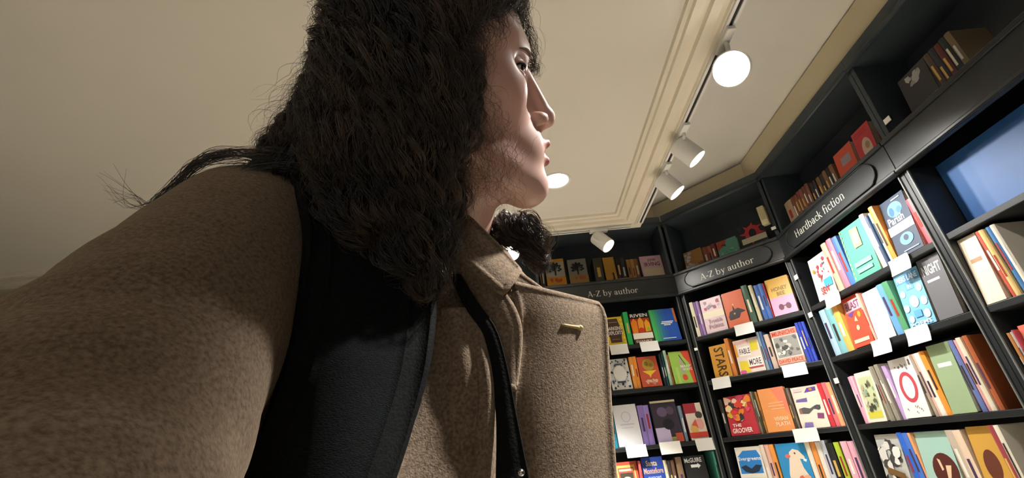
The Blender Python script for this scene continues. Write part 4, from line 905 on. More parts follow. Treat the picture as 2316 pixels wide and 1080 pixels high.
# ---- where the body stands
SR = W3(PX(560, 552, 0.38)); SL = W3(PX(1155, 745, 0.56))      # shoulder joints
AX = SL - SR; AX[2] = 0; AX /= np.linalg.norm(AX)
FW = np.array([AX[1], -AX[0], 0.0])                              # the way the chest faces
MID = (SR + SL) / 2
ORG = np.array([MID[0], MID[1], 0.0])
person = thing('person', 'person in brown wool coat with long curly dark hair, head turned toward the bookshelves', 'person', tuple(ORG))
PZ = [0.45, 0.60, 0.90, 1.10, 1.22, 1.32, 1.40, 1.46, 1.52]
PWA = [0.25, 0.24, 0.20, 0.185, 0.185, 0.18, 0.165, 0.135, 0.07]
PWB = [0.20, 0.19, 0.15, 0.125, 0.125, 0.12, 0.105, 0.085, 0.05]
def torso(X, Y, Z):
    a = (X - MID[0]) * AX[0] + (Y - MID[1]) * AX[1]; b_ = (X - MID[0]) * FW[0] + (Y - MID[1]) * FW[1]
    wa = np.interp(Z, PZ, PWA); wb = np.interp(Z, PZ, PWB)
    d = (np.sqrt((a / wa) ** 2 + (b_ / wb) ** 2) - 1) * np.minimum(wa, wb) * 0.9
    # soft vertical folds of the open coat front
    d = d + 0.004 * np.sin(a * 60 + Z * 9) * np.clip((b_ - 0.02) / 0.05, 0, 1)
    d = np.maximum(d, np.maximum(Z - 1.5, 0.47 - Z))
    sh = sd_cap(X, Y, Z, SR + AX * 0.03, SL - AX * 0.03, 0.058)
    return smin(d, sh, 0.05)
def trace(px, py, f, d0=0.12, n=60):
    d = np.full(np.shape(px), d0, float)
    for _ in range(n):
        p = np.stack([(np.asarray(px) - 1158.) / 1024 * d, -(np.asarray(py) - 540.) / 1024 * d, d], -1); w = p @ R3.T + CAM
        v = f(w[..., 0], w[..., 1], w[..., 2]); d = d + np.clip(v, -0.01, 0.05) * 0.7
    return d
ELB = W3(PX(60, 1151, 0.172))
WRI = np.array([-0.03, -0.02, 1.10])
def sleeve_r(X, Y, Z):
    d = sd_cap(X, Y, Z, SR, ELB, 0.066, 0.064)
    d = smin(d, sd_cap(X, Y, Z, ELB, WRI, 0.060, 0.046), 0.03)
    u = (X - SR[0]) * (ELB - SR)[0] + (Y - SR[1]) * (ELB - SR)[1] + (Z - SR[2]) * (ELB - SR)[2]
    return d + 0.0022 * np.sin(u * 420 + X * 55) * np.clip(u * 25 - 0.1, 0, 1) * 0.6
LE = SL + np.array([0.02, 0.04, -0.27]); LW = LE + FW * 0.05 + np.array([0, 0, -0.24])
def sleeve_l(X, Y, Z): return smin(sd_cap(X, Y, Z, SL, LE, 0.062, 0.055), sd_cap(X, Y, Z, LE, LW, 0.055, 0.045), 0.03)

# ---- cloth
def wool(name, c1, c2, c3):
    m = noise_mat(name, c1, c2, 430.0, rough=0.95, bump=0.3, bump_scale=800.0, detail=3, spec=0.12, lo=0.30, hi=0.72)
    nt = m.node_tree; b = nt.nodes['Principled BSDF']
    ramp = [n for n in nt.nodes if n.type == 'VALTORGB'][0]
    tc = [n for n in nt.nodes if n.type == 'TEX_COORD'][0]
    n2 = nt.nodes.new('ShaderNodeTexNoise'); n2.inputs['Scale'].default_value = 14; n2.inputs['Detail'].default_value = 5
    nt.links.new(tc.outputs['Object'], n2.inputs['Vector'])
    mx = nt.nodes.new('ShaderNodeMix'); mx.data_type = 'RGBA'; mx.inputs['Factor'].default_value = 0.25
    r2 = nt.nodes.new('ShaderNodeValToRGB'); r2.color_ramp.elements[0].color = lin(c1); r2.color_ramp.elements[1].color = lin(c3)
    r2.color_ramp.elements[0].position = 0.3; r2.color_ramp.elements[1].position = 0.7
    nt.links.new(n2.outputs['Fac'], r2.inputs[0])
    nt.links.new(ramp.outputs[0], mx.inputs['A']); nt.links.new(r2.outputs[0], mx.inputs['B'])
    nt.links.new(mx.outputs['Result'], b.inputs['Base Color'])
    b.inputs['Sheen Weight'].default_value = 0.35; b.inputs['Sheen Roughness'].default_value = 0.6
    b.inputs['Sheen Tint'].default_value = lin('#d8c4a8')
    return m
M_WOOL = wool('brown_wool', '#53453a', '#93806e', '#796753')
M_BLKCLOTH = noise_mat('black_webbing', '#0b0c0d', '#121314', 240.0, rough=0.8, bump=0.25, bump_scale=500.0, spec=0.12)
M_PAD = noise_mat('charcoal_mesh_padding', '#0e1111', '#161a1a', 300.0, rough=0.9, bump=0.5, bump_scale=650.0, spec=0.1, stretch=(1, 1, 3))
def implicit(name, f, lo, hi, step, material):
    X, Y, Z = grid(lo, hi, step); V, Fc = surface_nets(f(X, Y, Z), np.array(lo), step)
    return fast_mesh(name, V, Fc, material, person, ORG)
coat = implicit('coat', torso, (-0.42, 0.12, 0.44), (0.25, 0.82, 1.56), 0.0115, M_WOOL)
implicit('sleeve', sleeve_r, tuple(np.minimum(np.minimum(SR, ELB), WRI) - 0.08), tuple(np.maximum(np.maximum(SR, ELB), WRI) + 0.08), 0.007, M_WOOL)
implicit('sleeve', sleeve_l, tuple(np.minimum(np.minimum(SL, LE), LW) - 0.08), tuple(np.maximum(np.maximum(SL, LE), LW) + 0.08), 0.01, M_WOOL)

def smooth_poly(P, n):
    P = np.asarray(P, float)
    s = np.r_[0, np.cumsum(np.linalg.norm(np.diff(P, axis=0), axis=1))]; s /= s[-1]
    t = np.linspace(0, 1, n)
    # Catmull-Rom through the points
    out = []
    for x in t:
        i = min(max(np.searchsorted(s, x, 'right') - 1, 0), len(P) - 2)
        p0, p1, p2, p3 = P[max(i - 1, 0)], P[i], P[i + 1], P[min(i + 2, len(P) - 1)]
        q = (x - s[i]) / (s[i + 1] - s[i]); m1 = (p2 - p0) / 2; m2 = (p3 - p1) / 2
        out.append((2 * q ** 3 - 3 * q * q + 1) * p1 + (q ** 3 - 2 * q * q + q) * m1 + (-2 * q ** 3 + 3 * q * q) * p2 + (q ** 3 - q * q) * m2)
    return np.array(out)
def ruled(A, B, nu, nv, bulge=0.0, top=None):
    """surface between two edge curves given as (px, py, depth) sightings; returns room points [nu][nv]"""
    A = smooth_poly(A, nv); B = smooth_poly(B, nv)
    S = []
    for i in range(nu):
        u = i / (nu - 1); L = A * (1 - u) + B * u
        L = L.copy(); L[:, 2] -= bulge * math.sin(math.pi * u)
        S.append(np.array([W3(PX(*q)) for q in L]))
    return np.array(S)
def slab(name, S, thick, material, parent, rim=0.0, origin=ORG):
    nu, nv, _ = S.shape
    du = np.gradient(S, axis=0); dv = np.gradient(S, axis=1); N = np.cross(du, dv); N /= np.linalg.norm(N, axis=2)[..., None] + 1e-12
    if (N.reshape(-1, 3).mean(0) @ (CAM - S.reshape(-1, 3).mean(0))) < 0: N = -N
    Fr = S + N * thick / 2; Bk = S - N * thick / 2
    m = MB(); n = nu * nv; idx = lambda i, j: i * nv + j
    q = [(idx(i, j), idx(i + 1, j), idx(i + 1, j + 1), idx(i, j + 1)) for i in range(nu - 1) for j in range(nv - 1)]
    ring = [idx(i, 0) for i in range(nu)] + [idx(nu - 1, j) for j in range(1, nv)] + [idx(i, nv - 1) for i in range(nu - 2, -1, -1)] + [idx(0, j) for j in range(nv - 2, 0, -1)]
    Fc = q + [tuple(n + x for x in f[::-1]) for f in q] + [(ring[k], ring[(k + 1) % len(ring)], n + ring[(k + 1) % len(ring)], n + ring[k]) for k in range(len(ring))]
    m.add(np.concatenate([Fr.reshape(-1, 3), Bk.reshape(-1, 3)]) - origin, Fc)
    if rim:
        loop = [S.reshape(-1, 3)[k] - origin for k in ring]; loop = loop + loop[:2]
        m.tube(loop, rim, seg=10, caps=False)
    return m.build(name, material, parent, smooth=True)
# big right-hand front flap
Afl = [(1162, 646, 0.372), (1174, 700, 0.366), (1176, 760, 0.360), (1164, 870, 0.346), (1160, 980, 0.335), (1150, 1110, 0.322)]
Bfl = [(1349, 690, 0.418), (1362, 716, 0.414), (1367, 800, 0.402), (1372, 900, 0.388), (1378, 990, 0.374), (1386, 1110, 0.358)]
flap = slab('coat_front_flap', ruled(Afl, Bfl, 14, 26, 0.010), 0.007, M_WOOL, person, rim=0.0042)
# stitched line just inside the flap's edge and the worked buttonhole
def on_flap(u, v, lift=0.0):
    A = smooth_poly(Afl, 101); B = smooth_poly(Bfl, 101); k = int(round(v * 100)); q = A[k] * (1 - u) + B[k] * u
    q = q.copy(); q[2] -= 0.010 * math.sin(math.pi * u) + lift; return W3(PX(*q)) - ORG
m = MB(); m.tube([on_flap(u, 0.155, 0.0052) for u in (0.50, 0.56, 0.62, 0.68, 0.72)], [0.0008, 0.0012, 0.0013, 0.0016, 0.002], seg=8); m.build('buttonhole', mat('#b39a62', 0.5, 0.4, name='gold_thread'), flap, smooth=True)
m = MB(); m.lathe([(0.0024, -0.001), (0.0024, 0.001), (0.0012, 0.002)], seg=12, M=Matrix.Translation(Vector(on_flap(0.725, 0.157, 0.006))) @ align(CAM - W3(PX(1300, 755, 0.39)))); m.build('buttonhole_knot', mat('#cdb98a', 0.4, 0.5, name='thread_knot'), flap, smooth=True)
# narrow turned lapel edge, collar and collar stand
slab('lapel', ruled([(1082, 672, 0.368), (1098, 740, 0.358), (1122, 800, 0.350), (1150, 872, 0.340)], [(1130, 655, 0.368), (1160, 705, 0.360), (1172, 760, 0.353), (1160, 878, 0.339)], 7, 18, 0.003), 0.006, M_WOOL, person, rim=0.0036)
slab('collar', ruled([(975, 515, 0.368), (1058, 590, 0.362), (1136, 658, 0.358)], [(1058, 496, 0.398), (1118, 556, 0.388), (1170, 612, 0.382)], 8, 16, 0.004), 0.007, M_WOOL, person, rim=0.0042)
slab('collar_stand', ruled([(975, 519, 0.370), (1058, 594, 0.364), (1134, 660, 0.360)], [(985, 600, 0.382), (1040, 680, 0.372), (1092, 715, 0.366)], 6, 14, -0.004), 0.006, M_WOOL, person)
slab('collar', ruled([(1166, 618, 0.40), (1200, 640, 0.405), (1238, 668, 0.412)], [(1150, 660, 0.39), (1190, 672, 0.402), (1236, 690, 0.412)], 5, 10, 0.002), 0.006, M_WOOL, person, rim=0.0036)
# soft folds of the front beside the strap
for A, B in (([(1000, 700, 0.352), (1010, 800, 0.338), (1000, 900, 0.328), (980, 1100, 0.305)], [(1062, 700, 0.356), (1072, 800, 0.338), (1078, 900, 0.326), (1060, 1100, 0.308)]),
             ([(1066, 720, 0.352), (1082, 800, 0.337), (1088, 900, 0.325), (1070, 1100, 0.306)], [(1112, 790, 0.350), (1118, 850, 0.340), (1124, 920, 0.332), (1122, 1100, 0.31)])):
    slab('front_fold', ruled(A, B, 7, 18, 0.006), 0.004, M_WOOL, person, rim=0.002)

# ---- lower body, out of frame: trousers, shoes
M_TROUSER = noise_mat('dark_trousers', '#1e2126', '#2a2e35', 120.0, rough=0.85)
M_SHOE = mat('#1a1817', 0.5, 0.4, name='black_shoes')
for s in (-1, 1):
    hip = np.array([MID[0], MID[1], 0.86]) + AX * 0.085 * s; knee = hip + FW * 0.03 + [0, 0, -0.40]; ank = hip + FW * 0.0 + [0, 0, -0.78]
    fn = lambda X, Y, Z, a=hip, k=knee, n=ank: smin(sd_cap(X, Y, Z, a, k, 0.088, 0.062), sd_cap(X, Y, Z, k, n, 0.062, 0.048), 0.03)
    implicit('trouser_leg', fn, tuple(np.minimum(hip, ank) - 0.11), tuple(np.maximum(hip, ank) + 0.11), 0.016, M_TROUSER)
    toe = ank + FW * 0.15; toe[2] = 0.035; heel = ank - FW * 0.03; heel[2] = 0.04
    fs = lambda X, Y, Z, a=heel, t=toe, n=ank: np.maximum(smin(sd_cap(X, Y, Z, a, t, 0.045, 0.036), sd_cap(X, Y, Z, a + [0, 0, 0.03], n, 0.045, 0.045), 0.02), 0.001 - Z)
    implicit('shoe', fs, tuple(np.minimum(heel, toe) - 0.07), tuple(np.maximum(np.maximum(heel, toe), ank) + 0.07), 0.012, M_SHOE)

# ---- head, neck and hands: skin
DH = 0.42; SC = DH / 1024.0; PSI = math.radians(9); cP, sP = math.cos(PSI), math.sin(PSI); HX, HY, F0 = 965.0, 140.0, 230.0
def h2c(f, u, l):        # head frame (forward, up, toward the near side; units of SC) -> camera-axis metres
    return np.stack([(HX - 1158 + f * cP + l * sP) * SC, (540 - HY + u) * SC, DH + ((f - F0) * sP - l * cP) * SC], -1)
def loc(px, py, l):
    f = 200.0
    for _ in range(12):
        d = DH + ((f - F0) * sP - l * cP) * SC
        f = ((px - 1158) / 1024 * d / SC - (HX - 1158) - l * sP) / cP; u = -(py - 540) / 1024 * d / SC - (540 - HY)
    return np.array([f, u, l])
EYE = loc(1178, 160, 64); EYE[0] -= 22
EYES = [EYE, EYE * [1, 1, -1]]
UL0, LL0 = loc(1233, 326, 0), loc(1231, 364, 0); MC = loc(1208, 346, 40)
ULC, LLC = MC + [0, 3, 0], MC + [-3, -6, 0]
NB = [np.array([30, -489, -225.0]), np.array([62, -255, -25.0])]
def lips(X, Y, Z):
    d = np.full(X.shape, 1e3, np.float32)
    for s in (1, -1):
        d = smin(d, sd_cap(X, Y, Z, UL0 + [0, 0, 7 * s], ULC * [1, 1, s], 10.5, 4), 5)
        d = smin(d, sd_cap(X, Y, Z, LL0 + [0, 0, 4 * s], LLC * [1, 1, s], 11.5, 4), 5)
    return d
def skull(X, Y, Z):
    d = sd_ell(X, Y, Z, (26, 5, 0), (198, 203, 172))
    d = smin(d, sd_ell(X, Y, Z, (125, -130, 0), (98, 165, 122)), 40)
    d = smin(d, sd_ell(X, Y, Z, (194, -207, 0), (76, 84, 74)), 36)                   # muzzle
    chin = loc(1197, 424, 0)
    d = smin(d, sd_cap(X, Y, Z, chin + [0, 0, 14], chin - [0, 0, 14], 37), 30)
    for s in (1, -1):
        d = smin(d, sd_cap(X, Y, Z, chin + [-14, 0, 20 * s], (85, -215, 112 * s), 34, 36), 40)     # jaw
        d = smin(d, sd_ell(X, Y, Z, (158, -96, 84 * s), (50, 54, 46)), 40)                          # cheek
        d = smin(d, sd_cap(X, Y, Z, (206, 14, 22 * s), (172, 18, 88 * s), 24, 20), 26)              # brow
    d = smin(d, sd_cap(X, Y, Z, NB[0], NB[1], 112, 112), 40)                                        # neck
    d = smin(d, sd_ell(X, Y, Z, (130, -262, 0), (90, 40, 80)), 40)                                  # under the jaw
    for e in EYES: d = smax(d, -sd_ell(X, Y, Z, e + np.array([34, 3, 0]) + np.array([0, 0, 16 * np.sign(e[2])]), (32, 23, 52)), 14)
    return d
def head(X, Y, Z):
    d = skull(X, Y, Z)
    n0, n1 = loc(1190, 172, 0), loc(1236, 262, 0)
    d = smin(d, sd_cap(X, Y, Z, n0 + [-26, -8, 0], n1 + [-44, -2, 0], 18, 24), 12)
    d = smin(d, sd_cap(X, Y, Z, n0, n1, 13, 16), 16)
    d = smin(d, sd_cap(X, Y, Z, n1, n1 + [2, -8, 0], 18, 17), 8)
    for s in (1, -1): d = smin(d, sd_ell(X, Y, Z, n1 + np.array([-22, -14, 22 * s]), (21, 17, 15)), 9)
    d = smin(d, sd_cap(X, Y, Z, n1 + [0, -16, 0], loc(1214, 294, 0), 9, 10), 10)
    for s in (1, -1): d = smax(d, -sd_ell(X, Y, Z, n1 + np.array([-13, -31, 18 * s]), (16, 13, 9)), 3)
    d = smin(d, lips(X, Y, Z), 7)
    gap = loc(1250, 346, 0)
    for s in (1, -1): d = smax(d, -sd_cap(X, Y, Z, gap, MC * [1, 1, s] + [2, -1, 0], 6.5, 2), 3)
    for s in (1, -1):                                                                            # lids
        d = smin(d, sd_ell(X, Y, Z, (-5, -60, 160 * s), (30, 50, 14)), 8)                       # ear under the hair
    return d
st = 4.2
X, Y, Z = grid((-280, -640, -350), (345, 255, 225), st)
V, Fc = surface_nets(head(X, Y, Z), np.array((-280, -640, -350.0)), st)
dl = lips(V[:, 0], V[:, 1], V[:, 2])
VW = W3(h2c(V[:, 0], V[:, 1], V[:, 2]))
M_SKIN = bpy.data.materials.new('skin'); M_SKIN.use_nodes = True
nt = M_SKIN.node_tree; bs = nt.nodes['Principled BSDF']
at = nt.nodes.new('ShaderNodeVertexColor'); at.layer_name = 'tone'
nt.links.new(at.outputs[0], bs.inputs['Base Color'])
bs.inputs['Roughness'].default_value = 0.42; bs.inputs['Specular IOR Level'].default_value = 0.45
bs.inputs['Subsurface Weight'].default_value = 0.12; bs.inputs['Subsurface Radius'].default_value = (0.006, 0.002, 0.001); bs.inputs['Subsurface Scale'].default_value = 1.0
tone = np.tile(np.array(lin('#c9a397')), (len(V), 1))
k = np.clip((3.5 - dl) / 4.0, 0, 1)[:, None] * np.clip((V[:, 0] - (MC[0] - 18)) / 12, 0, 1)[:, None]
tone = tone * (1 - k) + np.array(lin('#a8605c')) * k
bl = np.exp(-(((V[:, 0] - 200) / 70) ** 2 + ((V[:, 1] + 100) / 60) ** 2 + ((np.abs(V[:, 2]) - 90) / 60) ** 2))[:, None] * 0.35
tone = tone * (1 - bl) + np.array(lin('#c58c80')) * bl
# hands belong to the same skin mesh: right one holds the camera (out of frame), left one hangs
def hand(Wp, dirv, palm_n, sidev):
    dirv, palm_n, sidev = [np.asarray(v, float) / np.linalg.norm(v) for v in (dirv, palm_n, sidev)]
    parts = [(Wp - dirv * 0.03, Wp + dirv * 0.03, 0.026, 0.028)]
    for i, (ln, off) in enumerate(((0.068, -0.028), (0.078, -0.009), (0.073, 0.010), (0.058, 0.028))):
        b0 = Wp + dirv * 0.085 + sidev * off; k1 = b0 + dirv * ln * 0.45 + palm_n * 0.012; k2 = k1 + dirv * ln * 0.3 + palm_n * 0.02; k3 = k2 + dirv * ln * 0.12 + palm_n * 0.018
        parts += [(Wp + dirv * 0.02 + sidev * off * 0.7, b0, 0.014, 0.0105), (b0, k1, 0.0095, 0.0085), (k1, k2, 0.0085, 0.0078), (k2, k3, 0.0078, 0.007)]
    t0 = Wp + dirv * 0.02 - sidev * 0.025; t1 = t0 + dirv * 0.03 - sidev * 0.025 + palm_n * 0.012; t2 = t1 + dirv * 0.03 - sidev * 0.006 + palm_n * 0.012
    parts += [(t0, t1, 0.014, 0.0115), (t1, t2, 0.011, 0.0085)]
    def f(X, Y, Z):
        d = np.full(X.shape, 9.0, np.float32)
        for a, c, r0, r1 in parts: d = smin(d, sd_cap(X, Y, Z, a, c, r0, r1), 0.006)
        return d
    lo = np.min([np.minimum(p[0], p[1]) for p in parts], 0) - 0.035; hi = np.max([np.maximum(p[0], p[1]) for p in parts], 0) + 0.035
    X, Y, Z = grid(tuple(lo), tuple(hi), 0.0042)
    return surface_nets(f(X, Y, Z), lo, 0.0042)
body = fast_mesh('body', VW, Fc[:, ::-1], M_SKIN, person, ORG)
allT = [tone]
ca = body.data.color_attributes.new('tone', 'FLOAT_COLOR', 'POINT'); ca.data.foreach_set('color', np.concatenate(allT).astype(np.float32).ravel())
M_HAND = mat('#c9a397', 0.45, 0.45, name='hand_skin')
for Vh, Fh in (hand(WRI + (WRI - ELB) / np.linalg.norm(WRI - ELB) * 0.03, (WRI - ELB), (0.2, 0.3, 0.9), (0.8, -0.5, 0.1)), hand(LW + [0, 0, -0.03], (0.05, -0.05, -1), -AX, FW * -1)):
    fast_mesh('hand', Vh, Fh, M_HAND, person, ORG)

# eyes, brows, lashes
def ball(name, c, r, material, parent, axis=None):
    m = MB(); n = 20
    prof = [(r * math.sin(math.pi * k / n) + 1e-6, -r * math.cos(math.pi * k / n)) for k in range(n + 1)]
    Mx = Matrix.Translation(Vector(c)) @ (align(axis) if axis is not None else Matrix.Identity(4))
    m.lathe(prof, 24, Mx); return m
def eye_mat():
    return mat('#d8d4cc', 0.15, 0.5, name='eye_white'), mat('#2a1c16', 0.12, 0.6, name='dark_iris')
EW, EI = eye_mat()
gaze = h2c(1.0, -0.05, 0.42) - h2c(0.0, 0.0, 0.0); gaze = W3(gaze) - CAM
for e in EYES:
    c = W3(h2c(*e)) - ORG
    eo = ball('eye', c, 29 * SC, EW, person).build('eye', EW, person, smooth=True)
    g = Vector(gaze).normalized(); Mx = Matrix.Translation(Vector(c)) @ align(g)
    m = MB(); r = 29.4 * SC
    m.lathe([(r * math.sin(a), r * math.cos(a)) for a in (0.01, 0.15, 0.3, 0.43, 0.5)], 24, Mx, cap0=True, cap1=False); m.build('iris', EI, eo, smooth=True)
M_HAIR = bpy.data.materials.new('dark_curly_hair'); M_HAIR.use_nodes = True
bs = M_HAIR.node_tree.nodes['Principled BSDF']
nz = M_HAIR.node_tree.nodes.new('ShaderNodeTexNoise'); nz.inputs['Scale'].default_value = 30
tcn = M_HAIR.node_tree.nodes.new('ShaderNodeTexCoord'); M_HAIR.node_tree.links.new(tcn.outputs['Object'], nz.inputs['Vector'])
rp = M_HAIR.node_tree.nodes.new('ShaderNodeValToRGB'); rp.color_ramp.elements[0].color = lin('#1b1613'); rp.color_ramp.elements[1].color = lin('#584231')
rp.color_ramp.elements[0].position = 0.4; rp.color_ramp.elements[1].position = 0.75
M_HAIR.node_tree.links.new(nz.outputs['Fac'], rp.inputs[0]); M_HAIR.node_tree.links.new(rp.outputs[0], bs.inputs['Base Color'])
bs.inputs['Roughness'].default_value = 0.3; bs.inputs['Specular IOR Level'].default_value = 0.85
M_CURL = mat('#6b4d39', 0.4, 0.5, name='loose_brown_curls')
def face_surf(f_guess, u, l, lift=0.0):
    """front of the face at height u, side offset l (head frame)"""
    fs = np.linspace(330, 60, 271); v = head(fs, np.full(fs.shape, u), np.full(fs.shape, l))
    i = int(np.argmax(v < 0)); return np.array([fs[i] + lift, u, l])
for s in (1, -1):
    e = EYES[0 if s > 0 else 1]; m = MB()
    pts = [face_surf(0, e[1] + 45 + 6 * math.sin(math.pi * q) - 9 * q, s * (26 + 66 * q), 1.5) for q in np.linspace(0, 1, 9)]
    m.tube(W3(h2c(*np.array(pts).T)) - ORG, [0.0006, 0.0012, 0.0016, 0.0017, 0.0016, 0.0014, 0.0011, 0.0008, 0.0004], seg=8); m.build('eyebrow', mat('#6a5346', 0.8, 0.2, name='brow_hair'), person, smooth=True)
    # lids: two shells round the eyeball with an almond opening between them
    azs = np.radians(np.linspace(-75, 140, 44)) * s
    def edge(a, up):
        t = np.clip(np.degrees(a) * s - 16, -62, 62) / 62.0
        return math.radians((17 if up else -13) * (1 - t * t) ** 0.6 - 3 * t)
    for up in (True, False):
        rows = np.linspace(0, 1, 10); Vl = []
        for a in azs:
            e0 = edge(a, up); e1 = math.radians(74 if up else -74)
            for q in rows:
                el = e0 + (e1 - e0) * q; r_ = 30.6 + 2.2 * min(q * 8, 1) + 0.6 * math.sin(q * 9)
                Vl.append(e + r_ * np.array([math.cos(el) * math.cos(a), math.sin(el), math.cos(el) * math.sin(a)]))
        n = len(rows); Fl = [(i * n + j, (i + 1) * n + j, (i + 1) * n + j + 1, i * n + j + 1) for i in range(len(azs) - 1) for j in range(n - 1)]
        mesh_obj('upper_eyelid' if up else 'lower_eyelid', W3(h2c(*np.array(Vl).T)) - ORG, Fl, mat('#bf968a', 0.45, 0.4, name='lid_skin'), person, smooth=True)
    m = MB(); pts = []
    for a in azs[4:31]:
        el = edge(a, True); r_ = 32.4; pts.append(e + r_ * np.array([math.cos(el) * math.cos(a), math.sin(el), math.cos(el) * math.sin(a)]))
    m.tube(W3(h2c(*np.array(pts).T)) - ORG, np.interp(np.linspace(0, 1, len(pts)), [0, 0.25, 0.7, 1], [0.0003, 0.0009, 0.0013, 0.0009]), seg=6); m.build('eyelashes', mat('#1c1513', 0.6, 0.3, name='lash_black'), person, smooth=True)

# ---- hair: an envelope of soft lumps, a dark inner mass and thousands of curled strands on it
def hc(*pts): return pts
HAIR_CH = [
    hc((920, -90, 0.42, 150), (1035, -70, 0.42, 122)),
    hc((912, 40, 0.365, 148), (892, 200, 0.352, 146), (870, 320, 0.350, 140), (868, 430, 0.352, 120)),
    hc((1010, 30, 0.36, 62), (1020, 150, 0.352, 42), (1005, 270, 0.345, 48), (985, 370, 0.345, 46)),
    hc((915, 60, 0.45, 140), (850, 190, 0.43, 120), (790, 290, 0.41, 105), (720, 330, 0.40, 66), (650, 345, 0.40, 36)),
    hc((745, 365, 0.388, 46), (665, 372, 0.380, 22), (605, 374, 0.374, 9)),
    hc((790, 400, 0.385, 80), (800, 470, 0.365, 72), (850, 540, 0.350, 50)),
    hc((912, 440, 0.348, 92), (935, 540, 0.342, 66), (962, 605, 0.336, 34)),
    hc((990, 450, 0.352, 46), (985, 540, 0.345, 28)),
    hc((1122, 505, 0.47, 26), (1170, 508, 0.47, 34), (1206, 535, 0.465, 20), (1216, 575, 0.46, 8)),
    hc((1110, 8, 0.44, 42), (1165, 40, 0.447, 26), (1196, 95, 0.452, 15), (1204, 150, 0.452, 6)),
]
HP = []
for ch in HAIR_CH:
    for p, q in zip(ch[:-1], ch[1:]):
        HP.append((PX(*p[:3]), PX(*q[:3]), p[3] * p[2] / 1024, q[3] * q[2] / 1024))
def hair_env(X, Y, Z):
    d = None
    for a, c, r0, r1 in HP:
        v = sd_cap(X, Y, Z, a, c, r0, r1); d = v if d is None else smin(d, v, 0.010)
    # cap of hair over the crown, kept behind the hairline
    A = X / SC - (HX - 1158); C = (DH - Z) / SC + 0.0
    f = A * cP - (C - F0 * sP) * sP; l = A * sP + (C - F0 * sP) * cP; u = Y / SC - (540 - HY)
    cap = smax(sd_ell(f, u, l, (16, 10, 0), (216, 232, 202)), (f - 66 - 1.25 * u) * 0.62, 22) * SC
    return smin(d, cap, 0.010)
lo = (-0.27, -0.06, 0.26); st = 0.0042
X, Y, Z = grid(lo, (0.10, 0.36, 0.56), st)
Fm = hair_env(X, Y, Z) + 0.006 + 0.0026 * np.sin(X * 260 + 3 * np.sin(Y * 120)) * np.sin(Z * 230 + Y * 60)
V, Fc = surface_nets(Fm, np.array(lo), st)
hair = fast_mesh('hair', W3(V), Fc[:, ::-1], M_HAIR, person, ORG)

def grad(p, e=0.0015):
    g = np.stack([hair_env(p[:, 0] + (e if i == 0 else 0), p[:, 1] + (e if i == 1 else 0), p[:, 2] + (e if i == 2 else 0)) - hair_env(p[:, 0] - (e if i == 0 else 0), p[:, 1] - (e if i == 1 else 0), p[:, 2] - (e if i == 2 else 0)) for i in range(3)], -1)
    return g / (np.linalg.norm(g, axis=1)[:, None] + 1e-9)
def curl(path, R, lam, phase, grow=True, jitter=0.0):
    """add a helix round each path; path [n, m, 3]"""
    n, m_, _ = path.shape
    T = np.gradient(path, axis=1); T /= np.linalg.norm(T, axis=2)[..., None] + 1e-9
    ref = np.array([0.2, 0.1, 1.0]); N1 = np.cross(T, ref); N1 /= np.linalg.norm(N1, axis=2)[..., None] + 1e-9; N2 = np.cross(T, N1)
    seg = np.linalg.norm(np.diff(path, axis=1), axis=2); s = np.concatenate([np.zeros((n, 1)), np.cumsum(seg, axis=1)], 1)
    ph = 2 * np.pi * s / lam[:, None] + phase[:, None]
    g = np.linspace(0.35, 1.0, m_)[None] if grow else np.ones((1, m_))
    return path + (R[:, None] * g)[..., None] * (np.cos(ph)[..., None] * N1 + np.sin(ph)[..., None] * N2)
def strands_mesh(path, rad, sides=3):
    """thin tapered tubes along path [n, m, 3] (room coordinates)"""
    n, m_, _ = path.shape
    T = np.gradient(path, axis=1); T /= np.linalg.norm(T, axis=2)[..., None] + 1e-9
    N1 = np.cross(T, np.array([0.3, 0.2, 0.93])); N1 /= np.linalg.norm(N1, axis=2)[..., None] + 1e-9; N2 = np.cross(T, N1)
    taper = np.interp(np.linspace(0, 1, m_), [0, 0.1, 0.7, 1], [0.6, 1, 0.9, 0.25])
    rr = rad[:, None] * taper[None]
    ring = [path + rr[..., None] * (math.cos(2 * math.pi * k / sides) * N1 + math.sin(2 * math.pi * k / sides) * N2) for k in range(sides)]
    V = np.stack(ring, 2).reshape(-1, 3)
    base = (np.arange(n)[:, None] * m_ + np.arange(m_ - 1)[None]).ravel() * sides
    q = [np.stack([base + k, base + (k + 1) % sides, base + sides + (k + 1) % sides, base + sides + k], 1) for k in range(sides)]
    return V, np.concatenate(q)
def flow(p):
    """which way the hair hangs, in camera axes"""
    px = 1158 + 1024 * p[:, 0] / p[:, 2]; py = 540 - 1024 * p[:, 1] / p[:, 2]
    f = np.tile(np.array([0.0, -1.0, -0.25]), (len(p), 1))
    f[:, 0] += np.clip((py - 60) / 200, -0.6, 0.0) * -0.5                      # over the crown
    left = np.clip((840 - px) / 160, 0, 1) * np.clip((430 - py) / 60, 0, 1) * np.clip((py - 60) / 150, 0, 1); f[:, 0] -= left * 0.9; f[:, 1] += left * 0.25
    f[:, 0] += np.clip((px - 930) / 120, 0, 1) * np.clip((py - 400) / 150, 0, 1) * 0.35
    return f / np.linalg.norm(f, axis=1)[:, None]
